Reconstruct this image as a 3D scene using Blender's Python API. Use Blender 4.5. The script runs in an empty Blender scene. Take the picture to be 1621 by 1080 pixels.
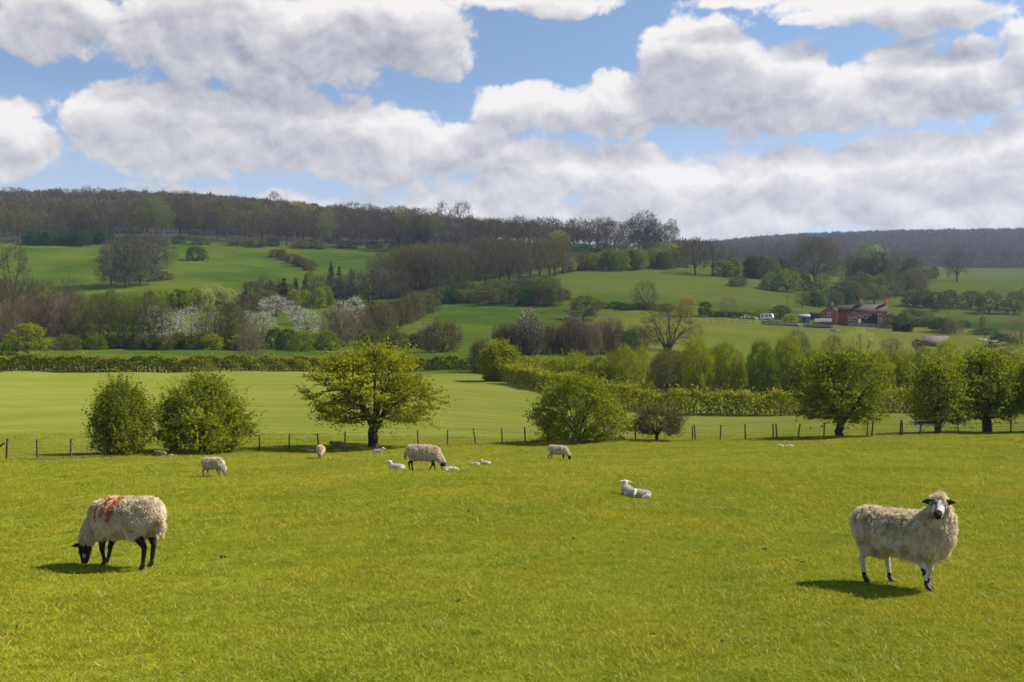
import bpy, math, random
import numpy as np
from mathutils import Vector, Matrix

C = bpy.context.scene.collection
F = 1621.0; CX = 810.5; YH = 600.0        # focal length and horizon in photo pixels
CAMZ = 2.0                                # eye height; world z of the camera

# ------------------------------------------------------------------ helpers
def link(name, me, mats=(), parent=None):
    o = bpy.data.objects.new(name, me)
    for m in mats: me.materials.append(m)
    C.objects.link(o)
    if parent is not None: o.parent = parent
    return o

def tag(o, label=None, cat=None, group=None, kind=None):
    if label: o['label'] = label
    if cat: o['category'] = cat
    if group: o['group'] = group
    if kind: o['kind'] = kind
    return o

def empty(name, loc, rz=0.0, label=None, cat=None, group=None):
    o = bpy.data.objects.new(name, None); C.objects.link(o)
    o.location = loc; o.rotation_euler = (0, 0, rz); o.empty_display_size = 0.3
    return tag(o, label, cat, group)

class MB:
    """collects vertices and polygons, builds one mesh"""
    def __init__(s): s.v = []; s.f = {3: [], 4: []}; s.m = {3: [], 4: []}; s.n = 0
    def add(s, V, Fc, mat=0):
        V = np.asarray(V, float).reshape(-1, 3); Fc = np.asarray(Fc, int)
        if len(Fc) == 0: s.v.append(V); s.n += len(V); return
        k = Fc.shape[1]
        s.v.append(V); s.f[k].append(Fc + s.n)
        m = np.full(len(Fc), mat) if np.isscalar(mat) else np.asarray(mat)
        s.m[k].append(m); s.n += len(V)
    def box(s, x0, x1, y0, y1, z0, z1, mat=0, M=None):
        V = np.array([(x, y, z) for x in (x0, x1) for y in (y0, y1) for z in (z0, z1)], float)
        if M is not None: V = np.array([tuple(M @ Vector(p)) for p in V])
        s.add(V, [(0, 1, 3, 2), (4, 6, 7, 5), (0, 4, 5, 1), (2, 3, 7, 6), (0, 2, 6, 4), (1, 5, 7, 3)], mat)
    def tube(s, P, R, sides=6, mat=0, cap=True):
        P = np.asarray(P, float); R = np.asarray(R, float); n = len(P)
        T = np.gradient(P, axis=0); T /= np.linalg.norm(T, axis=1)[:, None] + 1e-9
        up = np.array([0, 0, 1.0]) if abs(T[0, 2]) < .9 else np.array([1.0, 0, 0])
        A = np.cross(T, up); A /= np.linalg.norm(A, axis=1)[:, None] + 1e-9
        B = np.cross(T, A)
        an = np.arange(sides) * 2 * np.pi / sides
        V = P[:, None] + R[:, None, None] * (A[:, None] * np.cos(an)[None, :, None] + B[:, None] * np.sin(an)[None, :, None])
        i = np.arange(n - 1)[:, None] * sides; j = np.arange(sides)[None]; j2 = (j + 1) % sides
        Fc = np.stack([i + j, i + j2, i + sides + j2, i + sides + j], -1).reshape(-1, 4)
        s.add(V.reshape(-1, 3), Fc, mat)
        if cap and sides == 4:
            s.add(V[-1], [(0, 1, 2, 3)], mat)
        elif cap:
            c = np.vstack([V[-1], P[-1:]]); s.add(c, [(a, (a + 1) % sides, sides) for a in range(sides)], mat)
    def mesh(s, name):
        me = bpy.data.meshes.new(name)
        V = np.vstack(s.v) if s.v else np.zeros((0, 3))
        L = []; tot = []; mi = []
        for k in (3, 4):
            if s.f[k]:
                a = np.vstack(s.f[k]); L.append(a.ravel()); tot.append(np.full(len(a), k)); mi.append(np.concatenate(s.m[k]))
        L = np.concatenate(L).astype(np.int32); tot = np.concatenate(tot).astype(np.int32); mi = np.concatenate(mi).astype(np.int32)
        me.vertices.add(len(V)); me.vertices.foreach_set('co', V.astype(np.float32).ravel())
        me.loops.add(len(L)); me.loops.foreach_set('vertex_index', L)
        me.polygons.add(len(tot))
        st = np.concatenate([[0], np.cumsum(tot)[:-1]]).astype(np.int32)
        me.polygons.foreach_set('loop_start', st); me.polygons.foreach_set('loop_total', tot)
        me.polygons.foreach_set('material_index', mi)
        me.update(calc_edges=True); me.validate()
        return me
    def build(s, name, mats, parent=None, smooth=False):
        me = s.mesh(name)
        if smooth: me.polygons.foreach_set('use_smooth', np.ones(len(me.polygons), bool))
        return link(name, me, mats if isinstance(mats, (list, tuple)) else [mats], parent)

def unit(a): return a / (np.linalg.norm(a, axis=-1, keepdims=True) + 1e-9)

# ------------------------------------------------------------------ materials
class NT:
    def __init__(s, tree): s.t = tree; tree.nodes.clear()
    def n(s, kind, props=None, **inp):
        nd = s.t.nodes.new(kind)
        for k, v in (props or {}).items(): setattr(nd, k, v)
        for k, v in inp.items():
            key = int(k[1:]) if k[0] == 'i' and k[1:].isdigit() else k.replace('_', ' ')
            sk = nd.inputs[key]
            if hasattr(v, 'is_output') or isinstance(v, bpy.types.NodeSocket): s.t.links.new(v, sk)
            else: sk.default_value = v
        return nd
    def math(s, op, a, b=0.0, c=0.0, clamp=False):
        nd = s.n('ShaderNodeMath', {'operation': op, 'use_clamp': clamp}, i0=a, i1=b, i2=c); return nd.outputs[0]
    def vmath(s, op, a, b=(0, 0, 0), out=0):
        nd = s.n('ShaderNodeVectorMath', {'operation': op}, i0=a, i1=b); return nd.outputs[out]
    def mix(s, f, a, b, blend='MIX'):
        nd = s.t.nodes.new('ShaderNodeMix'); nd.data_type = 'RGBA'; nd.blend_type = blend
        for i, v in ((0, f), (6, a), (7, b)):
            if isinstance(v, bpy.types.NodeSocket): s.t.links.new(v, nd.inputs[i])
            else: nd.inputs[i].default_value = v if i == 0 else (*v[:3], 1)
        return nd.outputs[2]
    def noise(s, vec, scale, detail=3, rough=.5, dist=0.0):
        nd = s.n('ShaderNodeTexNoise', None, Vector=vec, Scale=scale, Detail=detail, Roughness=rough, Distortion=dist)
        return nd.outputs[0]
    def ss(s, x, a, b, lo=0.0, hi=1.0):
        nd = s.n('ShaderNodeMapRange', {'interpolation_type': 'SMOOTHSTEP'}, i0=x, i1=a, i2=b, i3=lo, i4=hi); return nd.outputs[0]

MATS = {}
def newmat(name):
    m = bpy.data.materials.new(name); m.use_nodes = True; MATS[name] = m
    return m, NT(m.node_tree)

def simple(name, col, rough=.8, var=.15, scale=3.0, metal=0.0, bump=0.0):
    m, N = newmat(name)
    tc = N.n('ShaderNodeTexCoord').outputs['Object']
    f = N.noise(tc, scale, 4, .6)
    c2 = tuple(min(1, c * (1 + var)) for c in col); c1 = tuple(c * (1 - var) for c in col)
    c = N.mix(N.ss(f, .35, .65), c1, c2)
    b = N.n('ShaderNodeBsdfPrincipled', None, Base_Color=c, Roughness=rough, Metallic=metal); b.inputs['Specular IOR Level'].default_value = .15 if rough > .6 else .5
    if bump:
        bp = N.n('ShaderNodeBump', None, Height=f, Strength=bump); N.t.links.new(bp.outputs[0], b.inputs['Normal'])
    N.n('ShaderNodeOutputMaterial', None, Surface=b.outputs[0])
    return m

def leafmat(name, a, b, trans=.4, accent=None, acc_amt=.1, scale=.35, bright=1.0):
    """leaf colour: differs leaf by leaf, clump by clump and tree by tree"""
    m, N = newmat(name)
    geo = N.n('ShaderNodeNewGeometry'); oi = N.n('ShaderNodeObjectInfo')
    isl = geo.outputs['Random Per Island']
    tc = N.n('ShaderNodeTexCoord').outputs['Object']
    cl = N.noise(tc, scale, 2, .5)
    f = N.math('ADD', N.math('MULTIPLY', isl, .55), N.math('MULTIPLY', N.math('SUBTRACT', cl, .5), 1.6))
    f = N.math('ADD', f, N.math('MULTIPLY', N.math('SUBTRACT', oi.outputs['Random'], .35), .45), clamp=True)
    c = N.mix(f, a, b)
    if accent:
        r2 = N.math('FRACT', N.math('MULTIPLY', isl, 17.31))
        c = N.mix(N.math('LESS_THAN', r2, acc_amt), c, accent)
    d = N.n('ShaderNodeBsdfDiffuse', None, Color=c)
    t = N.n('ShaderNodeBsdfTranslucent', None, Color=N.mix(.35, c, N.mix(1.0, c, (1.6, 1.5, .6), 'MULTIPLY')))
    mx = N.n('ShaderNodeMixShader', None, i0=trans, i1=d.outputs[0], i2=t.outputs[0])
    N.n('ShaderNodeOutputMaterial', None, Surface=mx.outputs[0])
    return m

leafmat('leaf_hawthorn', (.15, .18, .008), (.40, .39, .018), .45, (.30, .26, .04), .04)
leafmat('leaf_fresh', (.14, .18, .011), (.35, .375, .020), .45, (.30, .22, .05), .04)
leafmat('leaf_mid', (.085, .14, .012), (.21, .27, .018), .42, (.20, .16, .05), .05)
leafmat('leaf_dark', (0.036, 0.065, 0.013), (0.078, 0.120, 0.021), .3)
leafmat('leaf_olive', (0.091, 0.104, 0.029), (0.156, 0.169, 0.044), .35, (0.169, 0.117, 0.065), .25)
leafmat('leaf_pale', (0.260, 0.299, 0.078), (0.429, 0.455, 0.130), .45, (0.390, 0.338, 0.182), .2)
leafmat('leaf_hedge', (.13, .17, .012), (.33, .34, .02), .42, (.28, .18, .07), .12)
leafmat('leaf_brown', (.078, .074, .032), (.150, .130, .050), .3, (.17, .12, .06), .15)
leafmat('leaf_yellow', (0.247, 0.208, 0.023), (0.364, 0.286, 0.039), .4)
leafmat('twig_brown', (.074, .054, .034), (.165, .118, .070), .15)
leafmat('twig_grey', (.085, .074, .058), (.165, .142, .112), .15)
leafmat('twig_red', (0.150, 0.102, 0.075), (0.285, 0.203, 0.150), .15)
leafmat('blossom', (.42, .37, .37), (.85, .78, .80), .3, (.16, .13, .09), .22)
leafmat('gorse', (.14, .075, .025), (.28, .15, .05), .2, (.06, .07, .02), .35)
leafmat('conifer', (0.027, 0.042, 0.021), (0.063, 0.083, 0.036), .2)
leafmat('maroon', (.12, .03, .04), (.22, .06, .08), .3)
simple('bark', (.052, .042, .033), .95, .4, 2.0, bump=.4)
simple('bark_pale', (.12, .10, .08), .95, .3, 1.0)
simple('post_wood', (.085, .065, .045), .9, .35, 6.0)
simple('wire', (.16, .16, .14), .5, .1, 3.0, metal=.6)

# ------------------------------------------------------------------ terrain
# profile columns: photo x -> list of (distance, photo y of the ground there)
def near(l): return [(d, YH + F * z / d) for d, z in l]
COLS = {
 -600: near([(3, 1.9), (7, 1.95), (12, 2.2), (24, 2.7), (38, 3.7), (55, 4.6), (66, 5.3), (78, 5.0), (110, 1.9)]) + [(160, 589), (260, 552), (450, 470), (650, 392), (900, 350), (1100, 326), (1500, 360), (2600, 420), (4500, 500)],
 0:    near([(3, 1.9), (7, 1.95), (12, 2.2), (24, 2.6), (38, 3.6), (55, 4.5), (66, 5.2), (78, 4.95), (110, 1.9)]) + [(160, 589), (260, 552), (450, 470), (650, 392), (900, 345), (1100, 322), (1500, 360), (2600, 420), (4500, 500)],
 300:  near([(3, 1.9), (7, 1.95), (12, 2.15), (24, 2.5), (38, 3.5), (55, 4.4), (72, 5.2), (82, 4.9), (110, 1.8)]) + [(160, 588), (260, 553), (450, 466), (650, 395), (750, 378), (900, 350), (1100, 320), (1500, 360), (2600, 420), (4500, 500)],
 550:  near([(3, 1.9), (7, 1.95), (12, 2.1), (24, 2.3), (38, 3.3), (55, 4.3), (75, 5.05), (85, 4.7), (110, 1.7)]) + [(160, 588), (260, 553), (330, 528), (420, 490), (500, 465), (650, 418), (800, 385), (1000, 348), (1300, 370), (2600, 430), (4500, 500)],
 800:  near([(3, 1.9), (7, 1.95), (12, 2.1), (24, 2.25), (38, 3.2), (55, 4.25), (78, 4.95), (88, 4.75), (110, 3.0)]) + [(150, 595), (175, 585), (260, 552), (330, 515), (400, 488), (450, 470), (560, 432), (700, 395), (850, 378), (1100, 385), (2600, 430), (4500, 500)],
 1000: near([(3, 1.9), (7, 1.95), (12, 2.1), (24, 2.25), (38, 3.2), (55, 4.2), (78, 4.8), (90, 4.6), (112, 3.7)]) + [(150, 608), (200, 582), (260, 558), (330, 524), (400, 495), (470, 460), (560, 430), (640, 402), (760, 398), (1000, 410), (2600, 430), (4500, 500)],
 1150: near([(3, 1.9), (7, 1.98), (12, 2.15), (24, 2.35), (38, 3.1), (55, 3.95), (78, 4.65), (90, 4.5), (112, 3.9)]) + [(150, 616), (200, 588), (260, 560), (330, 530), (400, 503), (480, 470), (560, 440), (640, 425), (760, 430), (1000, 430), (1500, 420), (2300, 391), (3000, 402), (4500, 500)],
 1350: near([(3, 1.9), (7, 1.98), (12, 2.15), (24, 2.4), (38, 3.1), (55, 3.85), (76, 4.4), (90, 4.3), (112, 3.95)]) + [(150, 618), (200, 590), (260, 563), (330, 538), (430, 514), (500, 488), (600, 455), (720, 435), (1000, 440), (1500, 420), (2300, 380), (3000, 395), (4500, 500)],
 1621: near([(3, 1.9), (7, 1.98), (12, 2.15), (24, 2.4), (38, 3.1), (55, 3.7), (76, 4.1), (90, 4.05), (112, 3.9)]) + [(150, 618), (200, 592), (260, 566), (330, 542), (430, 520), (520, 495), (620, 466), (760, 443), (1000, 452), (1500, 420), (2300, 375), (3000, 390), (4500, 500)],
 2300: near([(3, 1.9), (7, 1.98), (12, 2.15), (24, 2.4), (38, 3.1), (55, 3.6), (76, 3.9), (90, 4.0), (112, 3.9)]) + [(150, 618), (200, 592), (260, 566), (330, 542), (430, 520), (520, 495), (620, 466), (760, 443), (1000, 452), (1500, 420), (2300, 372), (3000, 390), (4500, 500)],
}
GD = np.geomspace(3, 4500, 420); GX = np.arange(-2600, 4301, 25.0)
_cx = sorted(COLS)
_prof = []
for c in _cx:
    d = np.array([p[0] for p in COLS[c]], float); y = np.array([p[1] for p in COLS[c]], float)
    z = (YH - y) / F * d
    _prof.append(np.interp(np.log(GD), np.log(d), z))
_prof = np.array(_prof)
_w = []
GZ = np.empty((len(GX), len(GD)))
for j in range(len(GD)): GZ[:, j] = np.interp(GX, _cx, _prof[:, j])
def _blur(a, s, ax):
    k = np.exp(-np.arange(-3 * s, 3 * s + 1) ** 2 / (2 * s * s)); k /= k.sum()
    p = [(0, 0), (0, 0)]; p[ax] = (3 * s, 3 * s)
    b = np.pad(a, p, mode='edge'); return np.apply_along_axis(lambda r: np.convolve(r, k, 'valid'), ax, b)
GZ = _blur(GZ, 3, 1); GZ = _blur(GZ, 3, 0)
_rng = np.random.default_rng(5)
_wav = [( _rng.uniform(0, 6.28), _rng.uniform(0, 6.28), l, a) for l, a in ((5, .012), (8, .02), (13, .035), (23, .06), (41, .10), (90, .25), (160, .4)) for _ in range(2)]
def undul(x, y):
    D = np.hypot(x, y); s = np.zeros_like(x)
    for th, ph, l, a in _wav:
        s = s + a * np.sin((x * np.cos(th) + y * np.sin(th)) * 2 * np.pi / l + ph) * np.clip(D / (l * 2.0), 0, 1)
    return s
def ground(x, y):
    x = np.asarray(x, float); y = np.asarray(y, float)
    D = np.clip(y, 3.001, 4499)
    px = np.clip(CX + F * x / np.maximum(D, 8.0), GX[0], GX[-1] - .01)
    i = (px - GX[0]) / 25.0; i0 = np.floor(i).astype(int); i0 = np.clip(i0, 0, len(GX) - 2); fi = i - i0
    j = (np.log(D) - np.log(3)) / (np.log(4500) - np.log(3)) * (len(GD) - 1); j0 = np.clip(np.floor(j).astype(int), 0, len(GD) - 2); fj = j - j0
    z = (GZ[i0, j0] * (1 - fi) + GZ[i0 + 1, j0] * fi) * (1 - fj) + (GZ[i0, j0 + 1] * (1 - fi) + GZ[i0 + 1, j0 + 1] * fi) * fj
    return z + CAMZ + undul(x, y)
def gz(x, y): return float(ground(np.array([x]), np.array([y]))[0])
_DD = np.geomspace(5, 3500, 2500)
def at(px, py=None, D=None):
    """point of the terrain seen at a photo pixel (or at a given distance below that column)"""
    u = (px - CX) / F
    if D is None:
        y = YH - F * (ground(u * _DD, _DD) - CAMZ) / _DD
        ok = (y <= py) & (_DD < 1350)
        k = int(np.argmax(ok)) if ok.any() else int(np.argmin(np.where(_DD < 1150, y, 1e9)))
        D = float(_DD[k])
    return Vector((u * D, D, gz(u * D, D)))
def pyz(p): return YH - F * (p[2] - CAMZ) / p[1]

def terrain():
    # rings of rows that widen with distance; the sheet runs behind the camera too
    ys = np.concatenate([np.linspace(-60, 3, 22), np.geomspace(3.2, 4400, 430)])
    us = np.sinh(np.linspace(-2.2, 2.2, 300)) / np.sinh(2.2)
    hw = np.where(ys < 3, 40.0, 0) + np.maximum(ys, 3) * 1.55 + 25
    X = us[None] * hw[:, None]; Y = np.repeat(ys[:, None], 300, 1)
    Z = ground(X, Y)
    V = np.stack([X, Y, Z], -1).reshape(-1, 3)
    r, c = X.shape; i = np.arange(r - 1)[:, None] * c; j = np.arange(c - 1)[None]
    Fc = np.stack([i + j, i + j + 1, i + c + j + 1, i + c + j], -1).reshape(-1, 4)
    mb = MB(); mb.add(V, Fc)
    m, N = newmat('grass_ground')
    pos = N.n('ShaderNodeNewGeometry').outputs['Position']
    sep = N.n('ShaderNodeSeparateXYZ', None, Vector=pos); y = sep.outputs[1]; x = sep.outputs[0]
    big = N.noise(pos, .045, 3, .6); mid = N.noise(pos, .6, 4, .6); fine = N.noise(pos, 9.0, 4, .65)
    hv = N.vmath('MULTIPLY', pos, (.10, 1.0, 1.0)); row = N.noise(hv, .55, 3, .6)
    farn = N.noise(pos, .02, 5, .65)
    # pasture near the camera: yellow green with straw
    a = N.mix(N.ss(mid, .3, .7), (.155, .182, .013), (.21, .225, .021))
    a = N.mix(N.ss(big, .35, .65), a, N.mix(1, a, (1.0, .93, 1.1), 'MULTIPLY'))
    a = N.mix(N.ss(fine, .35, .75, 0, .7), a, N.mix(1, a, (.5, .62, .8), 'MULTIPLY'))
    # cut field behind the fence: paler, drilled in faint rows
    b = N.mix(N.ss(row, .3, .7), (.178, .19, .028), (.228, .238, .042))
    b = N.mix(N.ss(big, .4, .7), b, N.mix(1, b, (.92, .98, .9), 'MULTIPLY'))
    b = N.mix(N.ss(fine, .35, .7, 0, .35), b, N.mix(1, b, (.7, .8, .9), 'MULTIPLY'))
    # greener meadows on the rising ground
    c = N.mix(N.ss(farn, .35, .65), (.060, .100, .011), (.112, .142, .015))
    c = N.mix(N.ss(mid, .35, .65, 0, .5), c, N.mix(1, c, (.72, .75, .8), 'MULTIPLY'))
    wide = N.noise(N.vmath('MULTIPLY', pos, (.3, 1, 1)), .12, 4, .6)
    c = N.mix(N.ss(wide, .42, .68, 0, .55), c, N.mix(1, c, (.62, .70, .8), 'MULTIPLY'))
    # sunny strip field right of centre
    wy = N.math('ADD', y, N.math('MULTIPLY', N.math('SUBTRACT', big, .5), 10))
    col = N.mix(N.ss(wy, 76, 82), a, b)
    col = N.mix(N.ss(wy, 160, 168), col, c)
    # warm stubble-like patches in the middle fields
    warm = N.mix(N.ss(farn, .4, .6), (.165, .185, .022), (.205, .20, .032))
    wm = N.math('MULTIPLY', N.ss(wy, 185, 215), N.ss(wy, 430, 380))
    wm = N.math('MULTIPLY', wm, N.ss(N.math('DIVIDE', x, y), .04, .16))
    col = N.mix(N.math('MULTIPLY', wm, .75), col, warm)
    # field on the brow in the centre and behind the farm
    wm2 = N.math('MULTIPLY', N.ss(wy, 440, 470), N.ss(N.math('DIVIDE', x, y), .0, .06))
    col = N.mix(N.math('MULTIPLY', wm2, .7), col, N.mix(N.ss(wide, .35, .65), (.115, .135, .02), (.155, .17, .025)))
    # bare woodland floor far up
    wf = N.n('ShaderNodeAttribute', {'attribute_name': 'wood'}).outputs['Fac']
    col = N.mix(wf, col, (.06, .055, .04))
    hmix = N.math('ADD', N.math('MULTIPLY', fine, .04), N.math('MULTIPLY', mid, .10))
    bp = N.n('ShaderNodeBump', None, Height=hmix, Strength=.6, Distance=1.0)
    d = N.n('ShaderNodeBsdfDiffuse', None, Color=col, Roughness=.9, Normal=bp.outputs[0])
    N.n('ShaderNodeOutputMaterial', None, Surface=d.outputs[0])
    o = mb.build('grass_field', [m], smooth=True)
    u = np.where(Y > 3, X / np.maximum(Y, 3), 0); px = CX + F * u; yi = YH - F * (Z - CAMZ) / np.maximum(Y, 3)
    edge = np.interp(px, [-900, 0, 180, 270, 420, 520, 640, 760, 900, 1010, 1100, 1200, 1330], [384, 384, 380, 375, 382, 389, 390, 388, 394, 398, 402, 424, 440])
    wood = ((Y > 560) & (yi < edge) & (px < 1330)) | (Y > 1300)
    at_ = o.data.attributes.new('wood', 'FLOAT', 'POINT'); at_.data.foreach_set('value', wood.astype(np.float32).ravel())
    tag(o, 'green pasture and hill fields rolling from the foreground up to the wooded ridge', kind='structure')
    return o
terrain()

# ------------------------------------------------------------------ camera, sun, sky
cam = bpy.data.cameras.new('camera'); cam.sensor_width = 36; cam.lens = 36 * F / 1621
cam.shift_y = (YH - 540.0) / 1621; cam.clip_end = 9000; cam.clip_start = .1
co = bpy.data.objects.new('camera', cam); C.objects.link(co)
co.location = (0, 0, CAMZ); co.rotation_euler = (math.radians(90), 0, 0)
bpy.context.scene.camera = co

SUN_EL = math.radians(47); SUN_AZ = math.radians(76)      # azimuth from +Y towards +X
sdir = Vector((math.sin(SUN_AZ) * math.cos(SUN_EL), math.cos(SUN_AZ) * math.cos(SUN_EL), math.sin(SUN_EL)))
sl = bpy.data.lights.new('sun', 'SUN'); sl.energy = 5.0; sl.angle = math.radians(.6); sl.color = (1, .94, .81)
so = bpy.data.objects.new('sun', sl); C.objects.link(so); so.location = (60, 30, 120)
so.rotation_euler = (-sdir).to_track_quat('-Z', 'Y').to_euler()

def sky():
    w = bpy.data.worlds.new('World'); bpy.context.scene.world = w; w.use_nodes = True
    N = NT(w.node_tree)
    g = bpy.data.node_groups.new('cloud_field', 'ShaderNodeTree')
    g.interface.new_socket('P', in_out='INPUT', socket_type='NodeSocketVector')
    g.interface.new_socket('D', in_out='OUTPUT', socket_type='NodeSocketFloat')
    G = NT(g)
    gi = G.n('NodeGroupInput'); go = G.n('NodeGroupOutput')
    P = gi.outputs[0]
    # the clouds of this sky: centre x, y and radii, in units of the photograph, turned into azimuth / elevation
    B = [(60, 25, 150, 62, 1), (200, 70, 60, 40, .6), (330, 45, 150, 85, 1), (470, 70, 210, 66, 1.1), (620, 50, 150, 70, 1), (695, 100, 60, 30, .7), (870, -5, 150, 32, .9),
         (175, 195, 85, 62, 1), (300, 195, 150, 70, 1), (440, 205, 170, 76, 1.1), (590, 225, 170, 66, 1), (740, 240, 150, 50, .9), (640, 285, 220, 26, .5), (300, 262, 130, 24, .6),
         (25, 225, 70, 54, 1), (-60, 230, 80, 60, 1),
         (800, 175, 75, 42, .9), (880, 170, 90, 48, .9), (980, 165, 90, 55, 1), (1075, 120, 75, 88, 1.1), (1150, 105, 80, 75, 1.1), (1230, 140, 110, 68, 1.1), (1330, 155, 100, 54, 1), (1420, 135, 100, 62, 1), (1530, 135, 110, 60, 1), (1200, 190, 160, 22, .7),
         (1615, 70, 35, 42, .8), (1400, -2, 190, 30, .9), (1180, 0, 110, 14, .6), (1530, 22, 120, 20, .7),
         (760, 335, 150, 50, 1), (860, 270, 130, 58, .9), (990, 275, 130, 48, 1), (1130, 290, 160, 55, 1), (1260, 265, 110, 42, .8), (1390, 270, 140, 48, 1), (1510, 250, 130, 48, 1), (1630, 225, 110, 52, 1),
         (1250, 335, 300, 40, 1), (1500, 320, 240, 56, 1), (1050, 345, 330, 40, 1), (820, 305, 120, 34, .6), (470, 318, 270, 26, .6), (1180, 215, 60, 30, .6)]
    cur = None
    for (cx, cy, rx, ry, wt) in B:
        u = (cx - CX) / F; v = (YH - cy) / F
        az = math.atan(u); el = math.atan(v * math.cos(az))
        A = G.vmath('MULTIPLY', G.vmath('SUBTRACT', P, (az * 10, el * 10, 0)), (F / rx / 10 / 1.22, F / ry / 10 / 1.22, 0))
        L = G.vmath('DOT_PRODUCT', A, A, out='Value')
        d = G.math('MULTIPLY_ADD', L, -wt, wt)
        cur = d if cur is None else G.math('SMOOTH_MAX', cur, d, .22)
    g.links.new(G.math('MAXIMUM', cur, -1.2), go.inputs[0])

    dv = N.n('ShaderNodeTexCoord').outputs['Generated']
    s = N.n('ShaderNodeSeparateXYZ', None, Vector=dv)
    az = N.math('ARCTAN2', s.outputs[0], s.outputs[1]); el = N.math('ARCSINE', s.outputs[2])
    Pv = N.n('ShaderNodeCombineXYZ', None, X=N.math('MULTIPLY', az, 10.0), Y=N.math('MULTIPLY', el, 10.0)).outputs[0]
    def field(off):
        nd = N.t.nodes.new('ShaderNodeGroup'); nd.node_tree = g
        N.t.links.new(N.vmath('ADD', Pv, off), nd.inputs[0]); return nd.outputs[0]
    def nz(off, det):
        return N.noise(N.vmath('MULTIPLY', N.vmath('ADD', Pv, off), (1.0, 1.3, 1)), 1.35, det, .54, .3)
    b0 = field((0, 0, 0)); b1 = field((.08, .30, 0))
    n0 = nz((0, 0, 0), 7); n1 = nz((.07, .13, 0), 4)
    warp = N.vmath('MULTIPLY', N.n('ShaderNodeTexNoise', None, Vector=Pv, Scale=2.2, Detail=2.0).outputs['Color'], (.55, .55, 0))
    def puff(off):
        nd = N.n('ShaderNodeTexVoronoi', {'feature': 'F1', 'voronoi_dimensions': '2D', 'normalize': True}, Vector=N.vmath('ADD', N.vmath('MULTIPLY', N.vmath('ADD', Pv, off), (1.0, 1.25, 1)), warp), Scale=2.6, Detail=3.0, Roughness=.55, Lacunarity=2.2)
        return nd.outputs['Distance']
    v0 = puff((0, 0, 0)); v1 = puff((.035, .075, 0))
    d0 = N.math('ADD', N.math('MULTIPLY', b0, .85), N.math('MULTIPLY', N.math('SUBTRACT', n0, .68), 1.35))
    d0 = N.math('ADD', d0, N.math('MULTIPLY', N.math('SUBTRACT', .27, v0), .75))
    d1 = N.math('ADD', N.math('MULTIPLY', b1, 1.0), N.math('MULTIPLY', N.math('SUBTRACT', n1, .5), 1.0))
    alpha = N.ss(d0, -.02, .24)
    relief = N.math('ADD', N.math('MULTIPLY', N.math('SUBTRACT', n0, n1), 1.0), N.math('MULTIPLY', N.math('SUBTRACT', v1, v0), .55))
    lit = N.math('ADD', N.math('MULTIPLY', N.ss(d1, -.30, .95), -.80), 1.12)
    lit = N.math('ADD', lit, relief)
    thick = N.ss(d0, .5, 1.4, 0, .12)
    lit = N.math('ADD', lit, N.ss(el, .30, .12, 0, .26))
    lit = N.math('SUBTRACT', lit, thick, clamp=True)
    cloud = N.mix(lit, (.165, .17, .215), (.58, .55, .525))
    st = N.n('ShaderNodeTexSky', {'sky_type': 'NISHITA', 'sun_disc': False, 'sun_elevation': SUN_EL, 'sun_rotation': SUN_AZ, 'air_density': 1.0, 'dust_density': .6, 'ozone_density': 2.0})
    blue = N.mix(1.0, st.outputs[0], (.075, .077, .080), 'MULTIPLY')
    # thin high haze low over the hills
    low = N.ss(el, .10, .30, .55, .0)
    blue = N.mix(low, blue, (.42, .46, .53))
    col = N.mix(N.math('MULTIPLY', alpha, .96), blue, cloud)
    # under the horizon: plain ground tone
    bg = N.n('ShaderNodeBackground', None, Color=col, Strength=1.0)
    N.n('ShaderNodeOutputWorld', None, Surface=bg.outputs[0])
    w.cycles.sampling_method = 'MANUAL'; w.cycles.sample_map_resolution = 512
sky()

sc = bpy.context.scene
sc.view_settings.view_transform = 'Standard'; sc.view_settings.look = 'None'; sc.view_settings.exposure = 0.78; sc.view_settings.gamma = 1
sc.cycles.use_denoising = True
try: sc.cycles.denoiser = 'OPENIMAGEDENOISE'
except Exception: pass
sc.cycles.max_bounces = 5; sc.cycles.diffuse_bounces = 3; sc.cycles.transparent_max_bounces = 4; sc.cycles.transmission_bounces = 3; sc.cycles.volume_bounces = 0
sc.cycles.caustics_reflective = False; sc.cycles.caustics_refractive = False

# ------------------------------------------------------------------ trees, bushes, hedges
def env_radius(kind, t):
    """relative crown radius at relative height t"""
    t = np.clip(t, 0, 1)
    if kind == 'dome':  return np.where(t > .28, np.sqrt(np.clip(1 - ((t - .28) / .72) ** 2, 0, 1)), .78 + .22 * t / .28)
    if kind == 'round': return np.sqrt(np.clip(1 - ((t - .46) / .56) ** 2, 0, 1))
    if kind == 'bush':  return np.where(t > .4, np.sqrt(np.clip(1 - ((t - .4) / .6) ** 2, 0, 1)), .62 + .38 * np.sqrt(t / .4))
    if kind == 'vase':  return np.where(t > .68, np.sqrt(np.clip(1 - ((t - .68) / .33) ** 2, 0, 1)), .30 + .70 * (t / .68) ** .8)
    if kind == 'column': return np.where(t > .6, np.sqrt(np.clip(1 - ((t - .6) / .42) ** 2, 0, 1)), .75 + .25 * t / .6)
    if kind == 'cone':  return np.clip(1.02 - t, 0, 1) ** .8
    return np.where(t > .5, np.sqrt(np.clip(1 - ((t - .5) / .5) ** 2, 0, 1)), np.sqrt(np.clip(1 - ((.5 - t) / .62) ** 2, 0, 1)))

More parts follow.
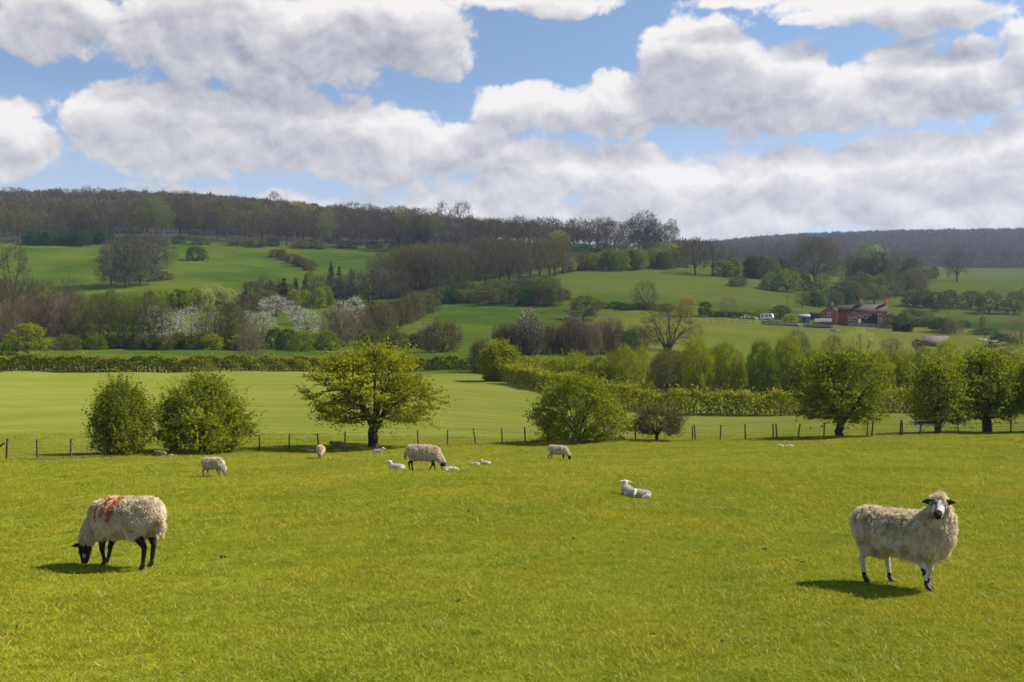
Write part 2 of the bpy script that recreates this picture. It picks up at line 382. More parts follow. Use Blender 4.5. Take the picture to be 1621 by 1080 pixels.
def quads(cen, size, rng, flat=0.0, aspect=.6, nrm=None):
    n = len(cen)
    N_ = unit(rng.normal(size=(n, 3)) + np.array([0, 0, flat])) if nrm is None else nrm
    a = unit(np.cross(N_, rng.normal(size=(n, 3)))); b = np.cross(N_, a)
    sz = (size * rng.uniform(.6, 1.35, n))[:, None] if np.isscalar(size) else size[:, None]
    V = np.stack([cen + a * sz, cen + b * sz * aspect, cen - a * sz, cen - b * sz * aspect], 1).reshape(-1, 3)
    return V, np.arange(4 * n).reshape(n, 4)

def blades(root, tip, width, rng):
    """thin pointed strips as triangles"""
    n = len(root); d = unit(tip - root); s = unit(np.cross(d, rng.normal(size=(n, 3)))) * (width if np.isscalar(width) else width[:, None]) * .5
    V = np.stack([root - s, root + s, tip], 1).reshape(-1, 3)
    return V, np.arange(3 * n).reshape(n, 3)

def bez(a, b, c, n):
    t = np.linspace(0, 1, n)[:, None]; return a * (1 - t) ** 2 + 2 * b * t * (1 - t) + c * t * t

def gen_tree(seed, H=8., W=9., base=.15, env='dome', stems=1, lean=(0, 0), r=.25, nlimb=7, nclump=160, cr=.8, leaves=140, leaf=.09,
             flat=.45, twigs=5, twig_len=.8, twig_w=.03, mode='leaf', asym=.16, up=.4, shoot=.5, inner=.35):
    """returns (wood mesh, crown mesh). mode 'leaf': leaf sprays; 'twig': bare twigs only"""
    rng = np.random.default_rng(seed)
    cb = H * base; R = W / 2
    # clump centres fill the crown volume, most of them near its skin
    pts = []; ph = rng.uniform(0, 6.28, 4); tries = 0
    mind = (R * R * (H - cb) * 2.2 / nclump) ** (1 / 3) * .62
    while len(pts) < nclump and tries < nclump * 40:
        tries += 1
        t = rng.uniform(0.02, 1); a = rng.uniform(0, 6.283)
        rad = float(env_radius(env, np.array(t))) * R * (1 + asym * (math.sin(2 * a + ph[0]) + .7 * math.sin(3 * a + ph[1] + 4 * t) + .6 * math.sin(5 * a + ph[2] + 9 * t)))
        q = rng.uniform(inner, 1) ** .5
        p = np.array([math.cos(a) * rad * q, math.sin(a) * rad * q, cb + (H - cb) * t])
        if pts and np.min(np.linalg.norm(np.array(pts) - p, axis=1)) < mind * (.6 + .8 * rng.random()): continue
        pts.append(p)
    P = np.array(pts)
    P[:, 2] = np.minimum(P[:, 2], H - cr * .35); P[:, 2] = np.maximum(P[:, 2], cr * .25)
    wood = MB()
    # limbs: k-means over the clumps
    K = min(nlimb, len(P)); cen = P[rng.choice(len(P), K, replace=False)]
    for _ in range(6):
        lab = np.argmin(np.linalg.norm(P[:, None] - cen[None], axis=2), axis=1)
        for k in range(K):
            if np.any(lab == k): cen[k] = P[lab == k].mean(0)
    th = max(cb * .95, H * .10) if stems == 1 else 0.02 * H
    top = np.array([lean[0], lean[1], th])
    if stems == 1:
        zz = np.linspace(0, 1, 6)[:, None]
        tp = zz * top + np.array([[0, 0, -.25]]) * (1 - zz) + rng.normal(size=(6, 3)) * [r * .22, r * .22, 0] * (zz * (1 - zz) * 4)
        wood.tube(tp, r * np.array([1.45, 1.12, 1.0, .95, .95, 1.0]), 9, 0)
    limbs = []
    for k in range(K):
        if stems > 1:
            a = rng.uniform(0, 6.283); o = np.array([math.cos(a), math.sin(a), 0]) * R * .16 * rng.random(); o[2] = -.15
        else: o = top - [0, 0, th * rng.uniform(0, .25)]
        e = cen[k] * [1, 1, 1] + [0, 0, (H - cen[k][2]) * .25]
        m_ = o + (e - o) * [.35, .35, .6] + rng.normal(size=3) * R * .06
        L = bez(o, m_, e, 12) + rng.normal(size=(12, 3)) * R * .012 * np.linspace(0, 1, 12)[:, None]
        r0 = r * (.62 if stems == 1 else .5) * rng.uniform(.75, 1.1)
        wood.tube(L, np.linspace(r0, r * .10, 12), 6, 0, cap=False); limbs.append((L, r0))
    nb = len(P)
    vc = np.array([0, 0, cb * .6])
    for i in range(nb):
        L, r0 = limbs[lab[i]]
        j = int(rng.integers(3, 10)); d = np.linalg.norm(L - P[i], axis=1); j = int(np.clip(np.argmin(d) - rng.integers(0, 4), 1, 10))
        a = L[j]; m_ = (a + P[i]) / 2 + [0, 0, np.linalg.norm(P[i] - a) * .15]
        B_ = bez(a, m_, P[i], 6); rr = r0 * (1 - j / 13) * .45
        wood.tube(B_, np.linspace(rr, max(rr * .2, .012), 6), 4, 0, cap=False)
    crown = MB()
    # twigs that leave each clump outwards; leafy shoots follow them and roughen the outline
    nt = twigs * nb; ci = np.repeat(np.arange(nb), twigs)
    out = unit(P[ci] - vc) * [1, 1, .8]
    dirs = unit(out * shoot * 1.6 + rng.normal(size=(nt, 3)) * .75 + [0, 0, up])
    ln = twig_len * rng.uniform(.5, 1.35, nt)
    root = P[ci] + rng.normal(size=(nt, 3)) * cr * ([.35, .35, .25] if mode != 'twig' else [.55, .55, .5]); tip = root + dirs * ln[:, None]
    tip[:, 2] = np.maximum(tip[:, 2], .05)
    if mode == 'twig':
        V, Fc = blades(root - dirs * ln[:, None] * .3, tip, twig_w * rng.uniform(.6, 1.4, nt), rng); crown.add(V, Fc)
        n2 = nt * 2; k = rng.integers(0, nt, n2); f = rng.uniform(.1, .9, n2)[:, None]
        r2 = root[k] + (tip - root)[k] * f; t2 = r2 + unit(dirs[k] + rng.normal(size=(n2, 3)) * .8) * (ln[k] * .6)[:, None]
        V, Fc = blades(r2, t2, twig_w * .8 * rng.uniform(.6, 1.4, n2), rng); crown.add(V, Fc)
        if leaves:
            nl = leaves * nb; k = rng.integers(0, n2, nl); c = r2[k] + (t2 - r2)[k] * rng.uniform(.1, 1, nl)[:, None] + rng.normal(size=(nl, 3)) * leaf
            V, Fc = quads(c, leaf, rng); crown.add(V, Fc, 1)
    else:
        V, Fc = blades(root, tip, .02, rng); crown.add(V, Fc, 1)
        # leaves: part in the flattened clump, part along the shoots
        nl = int(leaves * nb * .55); ci = rng.integers(0, nb, nl)
        g = rng.normal(size=(nl, 3)); g = unit(g) * (rng.uniform(0, 1, nl) ** .5)[:, None]
        c = P[ci] + g * [cr, cr, cr * flat]
        nl2 = leaves * nb - nl; k = rng.integers(0, nt, nl2)
        c2 = root[k] + (tip - root)[k] * rng.uniform(.05, 1.02, nl2)[:, None] + rng.normal(size=(nl2, 3)) * leaf * .7
        c = np.vstack([c, c2]); c = c[c[:, 2] > .03]
        V, Fc = quads(c, leaf, rng, .5); crown.add(V, Fc)
    return wood.mesh('trunk_mesh'), crown.mesh('crown_mesh')

def put_tree(name, meshes, mats, p, h_scale=1., w_scale=None, rz=0., label=None, cat='tree', group=None, sink=0.05):
    """mats = (wood, crown material, second crown material); meshes shared between copies keep one material set per mesh"""
    t = empty(name, (p[0], p[1], p[2] - sink), rz, label, cat, group)
    w_scale = w_scale or h_scale; t.scale = (w_scale, w_scale, h_scale)
    wm, cm = meshes
    if not wm.materials: wm.materials.append(mats[0])
    if not cm.materials:
        for m in mats[1:]: cm.materials.append(m)
        if len(mats) == 2: cm.materials.append(mats[0])
    bushy = name in ('bush', 'shrub', 'gorse_bush')
    for nm, me in (('stem' if bushy else 'trunk', wm), ('foliage' if bushy else 'crown', cm)):
        o = bpy.data.objects.new(nm, me); C.objects.link(o); o.parent = t
    return t
M = MATS
SH = {}
def proto(key, mats, n=1, **kw):
    SH[key] = dict(ms=[gen_tree(1000 + 37 * len(SH) + i, **kw) for i in range(n)], mats=mats, H=kw['H'], W=kw['W'], k=0)
def grow(key, name, px, base, top, width, label, cat='tree', group=None, D=None, rz=None):
    """a tree whose foot is seen at photo (px, base) or stands at distance D, sized from the photo"""
    s = SH[key]; p = at(px, base, D); yb = pyz(p)
    Hm = (yb - top) * p[1] / F; Wm = width * p[1] / F
    me = s['ms'][s['k'] % len(s['ms'])]; s['k'] += 1
    return put_tree(name, me, s['mats'], p, Hm / s['H'] / 1.0, Wm / s['W'], random.uniform(0, 6.28) if rz is None else rz, label, cat, group)
random.seed(11)

# ---- the individual trees of the fence line, each with a mesh of its own
def special(name, px, foot, top, width, label, mats, cat='tree', group=None, D=None, dx=0, **kw):
    p = at(px, foot, D); yb = pyz(p)
    Hm = (yb - top) * p[1] / F; Wm = width * p[1] / F
    ms = gen_tree(kw.pop('seed'), H=Hm, W=Wm, **kw)
    return put_tree(name, ms, mats, p, 1, 1, 0, label, cat, group)
EXTRA = 1.0
special('hawthorn_tree', 592, 709, 550, 180, 'broad dome-shaped yellow-green hawthorn tree behind the largest middle sheep', (M['bark'], M['leaf_hawthorn']),
        seed=3, base=.22, env='dome', r=.36, nlimb=8, nclump=215, cr=.60, leaves=115, leaf=.088, flat=.26, twigs=8, twig_len=1.0, up=.10, asym=.17, inner=.25)
special('bush', 190, 721, 612, 78, 'round olive-green bush left of the dark bush on the fence line', (M['bark'], M['leaf_fresh']), 'bush',
        seed=4, base=.0, env='bush', stems=8, r=.12, nlimb=9, nclump=165, cr=.42, leaves=130, leaf=.062, flat=.9, twigs=9, twig_len=1.0, up=1.0, asym=.16)
special('bush', 320, 718, 603, 138, 'large dark green bush with a short trunk on the left fence line', (M['bark'], M['leaf_fresh']), 'bush',
        seed=5, base=.06, env='dome', stems=1, r=.26, nlimb=8, nclump=215, cr=.52, leaves=135, leaf=.078, flat=.45, twigs=10, twig_len=1.25, up=.4, asym=.20)
special('bush', 915, 699, 600, 142, 'multi-stemmed green bush on the fence just right of the centre', (M['bark'], M['leaf_fresh']), 'bush',
        seed=6, base=.03, env='dome', stems=7, r=.16, nlimb=9, nclump=215, cr=.5, leaves=130, leaf=.07, flat=.5, twigs=9, twig_len=.95, up=.4, asym=.16)
special('shrub', 1040, 699, 646, 82, 'small sparse brownish shrub with a bent trunk on the fence', (M['bark'], M['leaf_olive'], M['bark']), 'shrub',
        seed=7, base=.22, env='dome', stems=1, r=.13, nlimb=7, nclump=110, cr=.42, leaves=85, leaf=.05, flat=.4, twigs=10, twig_len=.7, up=.3, asym=.15)
special('hawthorn_tree', 1330, 692, 556, 112, 'tall domed tree with a forked trunk, in front of the trimmed hedge on the right', (M['bark'], M['leaf_fresh']),
        seed=8, base=.16, env='dome', r=.30, nlimb=8, nclump=155, cr=.52, leaves=125, leaf=.08, flat=.28, twigs=9, twig_len=1.2, up=.1, asym=.28, inner=.25)
special('hawthorn_tree', 1485, 687, 572, 88, 'rounded green tree on the fence, left of the largest right-hand tree', (M['bark'], M['leaf_fresh']),
        seed=9, base=.12, env='dome', r=.26, nlimb=7, nclump=145, cr=.50, leaves=125, leaf=.078, flat=.36, twigs=9, twig_len=1.1, up=.2, asym=.26)
special('hawthorn_tree', 1562, 685, 556, 104, 'large dense green tree with a thick trunk near the right edge', (M['bark'], M['leaf_fresh']),
        seed=10, base=.16, env='dome', r=.36, nlimb=8, nclump=170, cr=.54, leaves=125, leaf=.08, flat=.36, twigs=9, twig_len=1.15, up=.2, asym=.26)
special('hawthorn_tree', 1652, 683, 560, 84, 'green tree cut off by the right edge of the picture', (M['bark'], M['leaf_fresh']),
        seed=12, base=.25, env='dome', r=.3, nlimb=7, nclump=180, cr=.6, leaves=170, leaf=.06, flat=.45, twigs=7, twig_len=.75, up=.2)
special('bush', 792, 597, 543, 66, 'round bright bush standing at the corner where the two hedges meet', (M['bark'], M['leaf_hawthorn']), 'bush', D=150,
        seed=13, base=.0, env='bush', stems=6, r=.2, nlimb=8, nclump=150, cr=.7, leaves=120, leaf=.12, flat=.8, twigs=6, twig_len=.9, up=.5, asym=.08)
special('bush', 762, 588, 540, 36, 'small olive bush tucked behind the bright corner bush', (M['bark'], M['leaf_olive']), 'bush', D=168,
        seed=14, base=.0, env='bush', stems=6, r=.15, nlimb=8, nclump=90, cr=.8, leaves=90, leaf=.09, flat=.8, twigs=9, twig_len=1.1, up=.8)

# ---- hedges: a dense mass of leaves along a line, ragged on top
def hedge(name, pts, h, w, label, mats, seed, leaf=.09, dens=90, rag=.35, stems=True, gap=.0):
    rng = np.random.default_rng(seed)
    P = np.array([tuple(p)[:2] for p in pts]); seg = np.linalg.norm(np.diff(P, axis=0), axis=1); cum = np.concatenate([[0], np.cumsum(seg)]); Lt = cum[-1]
    n = int(Lt * dens * h)
    s = rng.uniform(0, Lt, n)
    tops = h * (1 + .10 * np.sin(s * .9 + 3 * np.sin(s * .13)) + .07 * np.sin(s * 2.3 + 1) + .05 * np.sin(s * 5.1))
    q = rng.uniform(0, 1, n) ** .9; z = tops * q
    prof = np.where(q > .75, np.sqrt(np.clip(1 - ((q - .75) / .28) ** 2, 0, 1)), .8 + .2 * q / .75)
    side = rng.choice([-1, 1], n); off = side * (rng.uniform(.55, 1, n)) * prof * w / 2 * (1 + .22 * np.sin(s * 1.7 + z * 2))
    topm = rng.random(n) < .3; off = np.where(topm, rng.uniform(-1, 1, n) * w / 2 * .9, off); z = np.where(topm, tops * rng.uniform(.86, 1.0, n), z)
    spike = rng.random(n) < .05; z = np.where(spike, tops + rng.exponential(rag * .35, n), z)
    x = np.interp(s, cum, P[:, 0]); y = np.interp(s, cum, P[:, 1])
    dx = np.interp(s, (cum[1:] + cum[:-1]) / 2, np.diff(P[:, 0]) / seg) if len(seg) > 1 else np.full(n, (P[1, 0] - P[0, 0]) / seg[0])
    dy = np.interp(s, (cum[1:] + cum[:-1]) / 2, np.diff(P[:, 1]) / seg) if len(seg) > 1 else np.full(n, (P[1, 1] - P[0, 1]) / seg[0])
    keep = rng.random(n) > gap * (z < h * .35)
    X = x - dy * off; Y = y + dx * off
    c = np.stack([X, Y, ground(X, Y) + z + .05], 1)[keep]
    o0 = P.mean(0); z0 = gz(*o0)
    root = empty(name, (o0[0], o0[1], z0), 0, label, 'hedge')
    c -= [o0[0], o0[1], z0]
    mb = MB(); V, Fc = quads(c, leaf, rng, .3); mb.add(V, Fc)
    mb.build('foliage', [mats[0]], root)
    # dark inner stems that keep the hedge opaque, and upright shoots
    ns = int(Lt * 7); s = rng.uniform(0, Lt, ns); x = np.interp(s, cum, P[:, 0]) + rng.normal(size=ns) * w * .18; y = np.interp(s, cum, P[:, 1]) + rng.normal(size=ns) * w * .18
    g = ground(x, y); r0 = np.stack([x, y, g - .05], 1) - [o0[0], o0[1], z0]
    t0 = r0 + np.stack([rng.normal(size=ns) * .25, rng.normal(size=ns) * .25, h * rng.uniform(.8, 1.12, ns)], 1)
    mb = MB(); V, Fc = blades(r0, t0, .09, rng); mb.add(V, Fc); 
    mb.build('stems', [mats[1]], root)
    return root
def path(l): return [at(px, py, D) for px, py, D in l]
hedge('hedge', path([(-60, 588, None), (120, 589, None), (300, 589, None), (480, 588, None), (640, 587, None), (752, 586, None)]), 2.15, 1.6,
      'long trimmed hedge across the back of the pale field on the left', (M['leaf_hedge'], M['bark']), 21, leaf=.14, dens=230)
hedge('hedge', path([(805, None, 143), (850, None, 131), (905, None, 123), (960, None, 116), (1010, None, 112), (1060, None, 110), (1150, None, 110), (1300, None, 110), (1480, None, 110), (1660, None, 110), (1800, None, 110)]), 2.25, 2.2,
      'yellow-green hedge running down from the corner bush and along behind the right-hand trees', (M['leaf_hedge'], M['bark_pale']), 22, leaf=.12, dens=300, rag=.8, gap=.25)
hedge('hedge', path([(815, None, 158), (870, None, 148), (930, None, 140), (980, None, 136)]), 2.9, 2.6,
      'second shorter hedge just behind the diagonal one, with reddish new shoots', (M['leaf_hedge'], M['bark']), 23, leaf=.14, dens=230, rag=.8)

# ------------------------------------------------------------------ background trees (shared meshes)
def variant(key, src, mats):
    s = SH[src]; SH[key] = dict(ms=[(a.copy(), b.copy()) for a, b in s['ms']], mats=mats, H=s['H'], W=s['W'], k=0)
    for a, b in SH[key]['ms']: a.materials.clear(); b.materials.clear()
BK, BP = M['bark'], M['bark_pale']
proto('wood', (BK, M['twig_brown'], M['leaf_brown']), 5, H=19, W=14, base=.30, env='round', r=.34, nlimb=6, nclump=75, cr=1.3, leaves=6, leaf=.20, twigs=9, twig_len=1.9, twig_w=.15, mode='twig', up=.7, asym=.12)
variant('wood_grey', 'wood', (BK, M['twig_grey'], M['twig_grey']))
variant('wood_green', 'wood', (BK, M['twig_brown'], M['leaf_olive']))
proto('wood_bud', (BP, M['leaf_olive'], M['leaf_mid']), 2, H=18, W=13, base=.30, env='round', r=.3, nlimb=6, nclump=70, cr=1.3, leaves=12, leaf=.26, twigs=9, twig_len=1.7, twig_w=.15, mode='twig', up=.7)
proto('oak', (BK, M['leaf_brown'], M['leaf_brown']), 4, H=17, W=17, base=.20, env='dome', r=.5, nlimb=8, nclump=110, cr=1.2, leaves=8, leaf=.20, twigs=10, twig_len=1.3, twig_w=.11, mode='twig', up=.3, asym=.12)
proto('bigoak', (BK, M['leaf_brown'], M['leaf_brown']), 1, H=18, W=22, base=.15, env='dome', r=.6, nlimb=9, nclump=230, cr=1.3, leaves=14, leaf=.2, twigs=14, twig_len=1.3, twig_w=.1, mode='twig', up=.3)
variant('oak_grey', 'oak', (BK, M['twig_grey'], M['twig_grey']))
variant('oak_olive', 'oak', (BK, M['leaf_olive'], M['leaf_olive']))
proto('bare', (BK, M['twig_brown'], M['twig_brown']), 3, H=14, W=12, base=.08, env='round', r=.22, nlimb=9, nclump=150, cr=.8, leaves=0, leaf=.1, twigs=12, twig_len=1.3, twig_w=.055, mode='twig', up=1.0, asym=.1)
proto('greyclump', (BK, M['twig_grey'], M['twig_grey']), 3, H=18, W=13, base=.06, env='round', r=.25, nlimb=9, nclump=170, cr=1.1, leaves=0, leaf=.1, twigs=12, twig_len=1.7, twig_w=.11, mode='twig', up=.3)
variant('bare_red', 'bare', (BP, M['twig_red'], M['twig_red']))
proto('budding', (BK, M['leaf_olive'], M['leaf_mid']), 3, H=14, W=10.5, base=.04, env='column', r=.24, nlimb=9, nclump=130, cr=.8, leaves=16, leaf=.11, twigs=9, twig_len=1.2, twig_w=.05, mode='twig', up=.9)
proto('willow', (BK, M['leaf_olive'], M['leaf_olive']), 2, H=12, W=13, base=.12, env='dome', stems=4, r=.5, nlimb=9, nclump=170, cr=.8, leaves=75, leaf=.10, flat=.7, twigs=10, twig_len=1.5, up=.5)
variant('willow_pale', 'willow', (BK, M['leaf_pale'], M['leaf_pale']))
proto('round', (BK, M['leaf_mid']), 3, H=9, W=9, base=.10, env='dome', r=.25, nlimb=7, nclump=110, cr=.9, leaves=80, leaf=.15, flat=.6, twigs=5, twig_len=.9, up=.4)
variant('round_dark', 'round', (BK, M['leaf_dark']))
variant('round_fresh', 'round', (BK, M['leaf_fresh']))
variant('round_olive', 'round', (BK, M['leaf_olive']))
variant('round_brown', 'round', (BK, M['leaf_brown']))
variant('round_yellow', 'round', (BK, M['leaf_yellow']))
variant('round_pale', 'round', (BK, M['leaf_pale']))
proto('bushy', (BK, M['leaf_mid']), 3, H=5, W=6, base=0., env='bush', stems=6, r=.12, nlimb=8, nclump=80, cr=.7, leaves=70, leaf=.12, flat=.8, twigs=6, twig_len=.8, up=.6, asym=.15)
variant('bushy_dark', 'bushy', (BK, M['leaf_dark']))
variant('bushy_olive', 'bushy', (BK, M['leaf_olive']))
variant('bushy_fresh', 'bushy', (BK, M['leaf_fresh']))
variant('bushy_hedge', 'bushy', (BK, M['leaf_hedge']))
variant('bushy_brown', 'bushy', (BK, M['leaf_brown']))
variant('bushy_pale', 'bushy', (BK, M['leaf_pale']))
variant('gorse', 'bushy', (BK, M['gorse']))
variant('maroon', 'bushy', (BK, M['maroon']))
proto('tallbush', (BK, M['leaf_fresh']), 4, H=8.5, W=7.5, base=.0, env='bush', stems=6, r=.2, nlimb=9, nclump=190, cr=.65, leaves=130, leaf=.08, flat=.8, twigs=8, twig_len=.95, up=.9, asym=.12)
variant('tallbush_mid', 'tallbush', (BK, M['leaf_mid']))
variant('tallbush_olive', 'tallbush', (BK, M['leaf_olive']))
proto('blossom', (BK, M['blossom']), 3, H=8, W=9, base=.16, env='dome', stems=3, r=.26, nlimb=8, nclump=110, cr=.75, leaves=38, leaf=.10, flat=.5, twigs=8, twig_len=1.0, up=.6)
proto('thicket', (BK, M['twig_red'], M['blossom']), 4, H=7, W=5, base=.0, env='column', stems=9, r=.10, nlimb=11, nclump=90, cr=.6, leaves=0, leaf=.08, twigs=9, twig_len=1.7, twig_w=.06, mode='twig', up=2.4)
variant('thicket_brown', 'thicket', (BK, M['twig_brown'], M['twig_brown']))
proto('thicket_bl', (BK, M['twig_grey'], M['blossom']), 2, H=7, W=5, base=.0, env='column', stems=9, r=.10, nlimb=11, nclump=90, cr=.6, leaves=26, leaf=.08, twigs=14, twig_len=1.4, twig_w=.05, mode='twig', up=2.0)
proto('conifer', (BK, M['conifer']), 2, H=14, W=6, base=.05, env='cone', r=.2, nlimb=8, nclump=130, cr=.7, leaves=70, leaf=.15, flat=.5, twigs=6, twig_len=.8, up=-.1)

R_ = random.Random(4)
def row(keys, name, x0, x1, n, base, top, width, label, cat='tree', group=None, D=None, jit=.35):
    """n trees across the photo from x0 to x1; base/top may be (at x0, at x1)"""
    f = lambda v, t: v if not isinstance(v, tuple) else v[0] * (1 - t) + v[1] * t
    for i in range(n):
        t = (i + .5) / n; t2 = min(1, max(0, t + R_.uniform(-jit, jit) / n)); px = x0 + (x1 - x0) * t2
        b = f(base, t2); tp = f(top, t2); h = (b - tp) if b is not None else 60
        tp += R_.uniform(-.12, .12) * h
        grow(R_.choice(keys) if isinstance(keys, (list, tuple)) else keys, name, px, b + R_.uniform(-2, 2) if D is None else None, tp, width * R_.uniform(.85, 1.2), label, cat, group, D=None if D is None else f(D, t2) * R_.uniform(.97, 1.03))

# belt of trees behind the left hedge
G1 = 'bare trees of the belt at the left edge'
row(['bare', 'bare', 'bare_red', 'budding'], 'bare_tree', -20, 125, 12, 552, (482, 470), 40, 'bare twiggy tree in the front of the tree belt at the far left', group=G1)
row(['bare', 'wood_grey', 'bare'], 'bare_tree', -30, 120, 8, 520, (440, 452), 46, 'taller bare tree standing behind the belt at the far left', group=G1 + ', rear row')
grow('oak_grey', 'bare_tree', 22, 505, 388, 62, 'tall dark bare tree rising above the belt at the far left')
row(['budding', 'budding', 'wood_bud'], 'budding_tree', 112, 262, 11, 552, (478, 470), 36, 'slender olive-green budding tree in the belt, left of the pink blossom', group='budding trees of the left belt')
row(['budding', 'round_olive'], 'budding_tree', 120, 270, 7, 520, (466, 460), 36, 'olive tree in the rear row of the left belt', group='rear olive trees of the left belt')
row(['round_pale', 'bushy_pale', 'round_fresh'], 'pale_tree', 232, 372, 10, 492, (462, 456), 26, 'pale yellow-green tree catching the sun behind the pink blossom', group='pale sunlit trees above the blossom')
grow('round_pale', 'pale_tree', 344, 492, 454, 32, 'tallest pale yellow-green tree of the sunlit clump behind the blossom')
row(['bushy_olive', 'bushy_dark', 'bushy', 'bushy_olive', 'bushy_fresh'], 'bush', -20, 420, 24, 553, (532, 528), 30, 'low undergrowth bush at the foot of the left tree belt', 'bush', 'undergrowth of the left tree belt')
for px, b, tp, w, l in ((243, 551, 486, 50, 'pink-white blossom tree half hidden behind budding trees, left of the bigger blossom tree'), (268, 550, 490, 44, 'small pink-white blossom tree wedged between two larger ones in the left belt'),
                        (299, 548, 486, 56, 'large pink-white blossom tree above the dark bush in the left belt'), (392, 518, 492, 30, 'small mauve blossom tree on the left slope below the white one'),
                        (415, 532, 494, 46, 'wide mauve blossom tree below and left of the white blossom tree'), (338, 535, 490, 30, 'thin pale blossom behind the olive trees right of the large pink one'),
                        (487, 532, 492, 56, 'mauve blossom tree on the orchard slope right of the white one'), (470, 515, 484, 40, 'pale blossom at the right foot of the white blossom tree'),
                        (561, 515, 470, 40, 'white blossom tree standing against the grassy knoll'), (540, 530, 478, 44, 'dusky pink blossom tree beside the white one against the knoll')):
    grow('blossom', 'blossom_tree', px, b, tp, w, l)
grow('blossom', 'blossom_tree', 436, 503, 469, 58, 'bright white blossom tree leaning over the grass of the left orchard slope')
row(['budding', 'round_olive', 'budding'], 'budding_tree', 322, 400, 5, 552, (482, 490), 38, 'olive-green tree between the pink blossom and the bare hedge tree', group='olive trees right of the pink blossom')
grow('bushy_dark', 'bush', 290, 552, 534, 26, 'low dark bush under the large pink blossom tree', 'bush')
grow('bushy_dark', 'bush', 360, 553, 527, 34, 'dark green bush left of the bare tree on the long hedge', 'bush')
row(['round_olive', 'bushy_olive', 'bare'], 'bush', 372, 440, 4, (500, 490), (468, 462), 34, 'grey-olive bush on the edge of the upper left meadow', 'bush', 'olive bushes under the upper left meadow')
grow('round_olive', 'budding_tree', 398, 494, 446, 40, 'rounded tree with a pale top at the corner of the upper left meadow')
grow('bare_red', 'bare_tree', 396, 580, 513, 42, 'isolated pinkish bare tree growing out of the long hedge')
row(['bushy_dark', 'bushy', 'bushy_dark'], 'bush', 418, 530, 5, 554, (524, 528), 36, 'dark green bush in the row behind the left part of the strip field', 'bush', 'dark bushes behind the strip field')
row(['bare_red', 'bare', 'bare'], 'bare_tree', 515, 585, 5, 548, (488, 484), 34, 'thin pinkish bare tree between the dark bushes and the knoll', group='pinkish bare trees below the knoll')
row(['bushy_olive', 'bushy_brown', 'bushy'], 'bush', 575, 690, 8, (551, 549), (522, 530), 26, 'scrubby olive bush behind the dome-shaped hawthorn', 'bush', 'scrub behind the hawthorn')
grow('thicket_brown', 'thicket', 700, 557, 512, 54, 'bare upright thicket right of the dome-shaped hawthorn', 'thicket')
grow('thicket_bl', 'thicket', 678, 556, 520, 36, 'thicket with white flecks beside the upright bare thicket', 'thicket')
row(['bushy_olive', 'bushy_brown', 'round_brown', 'bushy_olive', 'round_olive'], 'bush', 585, 690, 9, (542, 486), (490, 458), 36, 'bush of the thick hedgerow climbing to the right past the knoll', 'bush', 'bushes of the climbing hedgerow', jit=.2)
grow('round_fresh', 'tree', 45, 562, 513, 60, 'compact rounded green tree by the hedge at the left edge')
grow('bushy', 'bush', 9, 564, 542, 30, 'small green bush beside the rounded tree at the left edge', 'bush')
# dark group under the central wood
row(['conifer', 'conifer', 'wood_green'], 'conifer', 405, 500, 7, (482, 486), (444, 430), 20, 'dark conifer in the loose group left of the tall twin conifers', group='dark conifers left of the centre')
for px, tp, l in ((524, 416, 'tallest dark conifer left of the central wood'), (537, 422, 'second dark conifer close to the tallest'), (556, 426, 'dark pointed conifer in the hollow left of the green column tree'), (590, 428, 'dark conifer just right of the green column tree')):
    grow('conifer', 'conifer', px, 478, tp, 18, l)
row(['wood', 'wood_grey', 'wood_green'], 'bare_tree', 500, 640, 9, 482, (440, 428), 34, 'dull brown tree in the hollow below the central wood', group='brown trees of the hollow')
grow('round_fresh', 'tree', 583, 479, 441, 22, 'narrow bright green tree in front of the dark hollow')
row(['round_fresh', 'round', 'bushy_fresh'], 'tree', 462, 528, 4, 488, (462, 454), 26, 'fresh green tree in the short row above the orchard slope', group='green trees above the orchard')
row(['bare_red', 'round_brown'], 'bare_tree', 418, 466, 3, 486, 450, 30, 'rusty pink tree behind the white blossom tree', group='rusty trees behind the white blossom')
# on the upper left meadow
for px, b, tp, w, l in ((176, 452, 384, 50, 'bare grey tree at the left of the clump on the upper left meadow'), (198, 456, 376, 56, 'tallest bare grey tree of the clump on the upper left meadow'), (222, 452, 378, 50, 'bare grey tree at the right of the clump on the upper left meadow'), (246, 425, 370, 58, 'dark bare tree behind the meadow clump, touching the wood')):
    grow('greyclump', 'bare_tree', px, b, tp, w, l)
grow('bushy_dark', 'bush', 311, 413, 391, 34, 'single dark round bush on the upper left meadow', 'bush')
grow('gorse', 'gorse_bush', 256, 443, 430, 32, 'rusty orange gorse bush on the upper left meadow', 'bush')
row('gorse', 'gorse_bush', 432, 498, 6, (408, 430), (392, 416), 22, 'rusty gorse bush in the band running down the right side of the upper left meadow', 'bush', 'gorse bushes of the meadow edge')
row('bushy_dark', 'bush', 40, 175, 8, (389, 387), (368, 366), 30, 'dark bush along the foot of the wood above the upper left meadow', 'bush', 'dark bushes at the foot of the upper wood')
row(['bushy_dark', 'bushy_olive'], 'bush', 200, 640, 12, (383, 397), (371, 385), 30, 'low scrub along the wood edge above the meadows', 'bush', 'scrub along the upper wood edge')

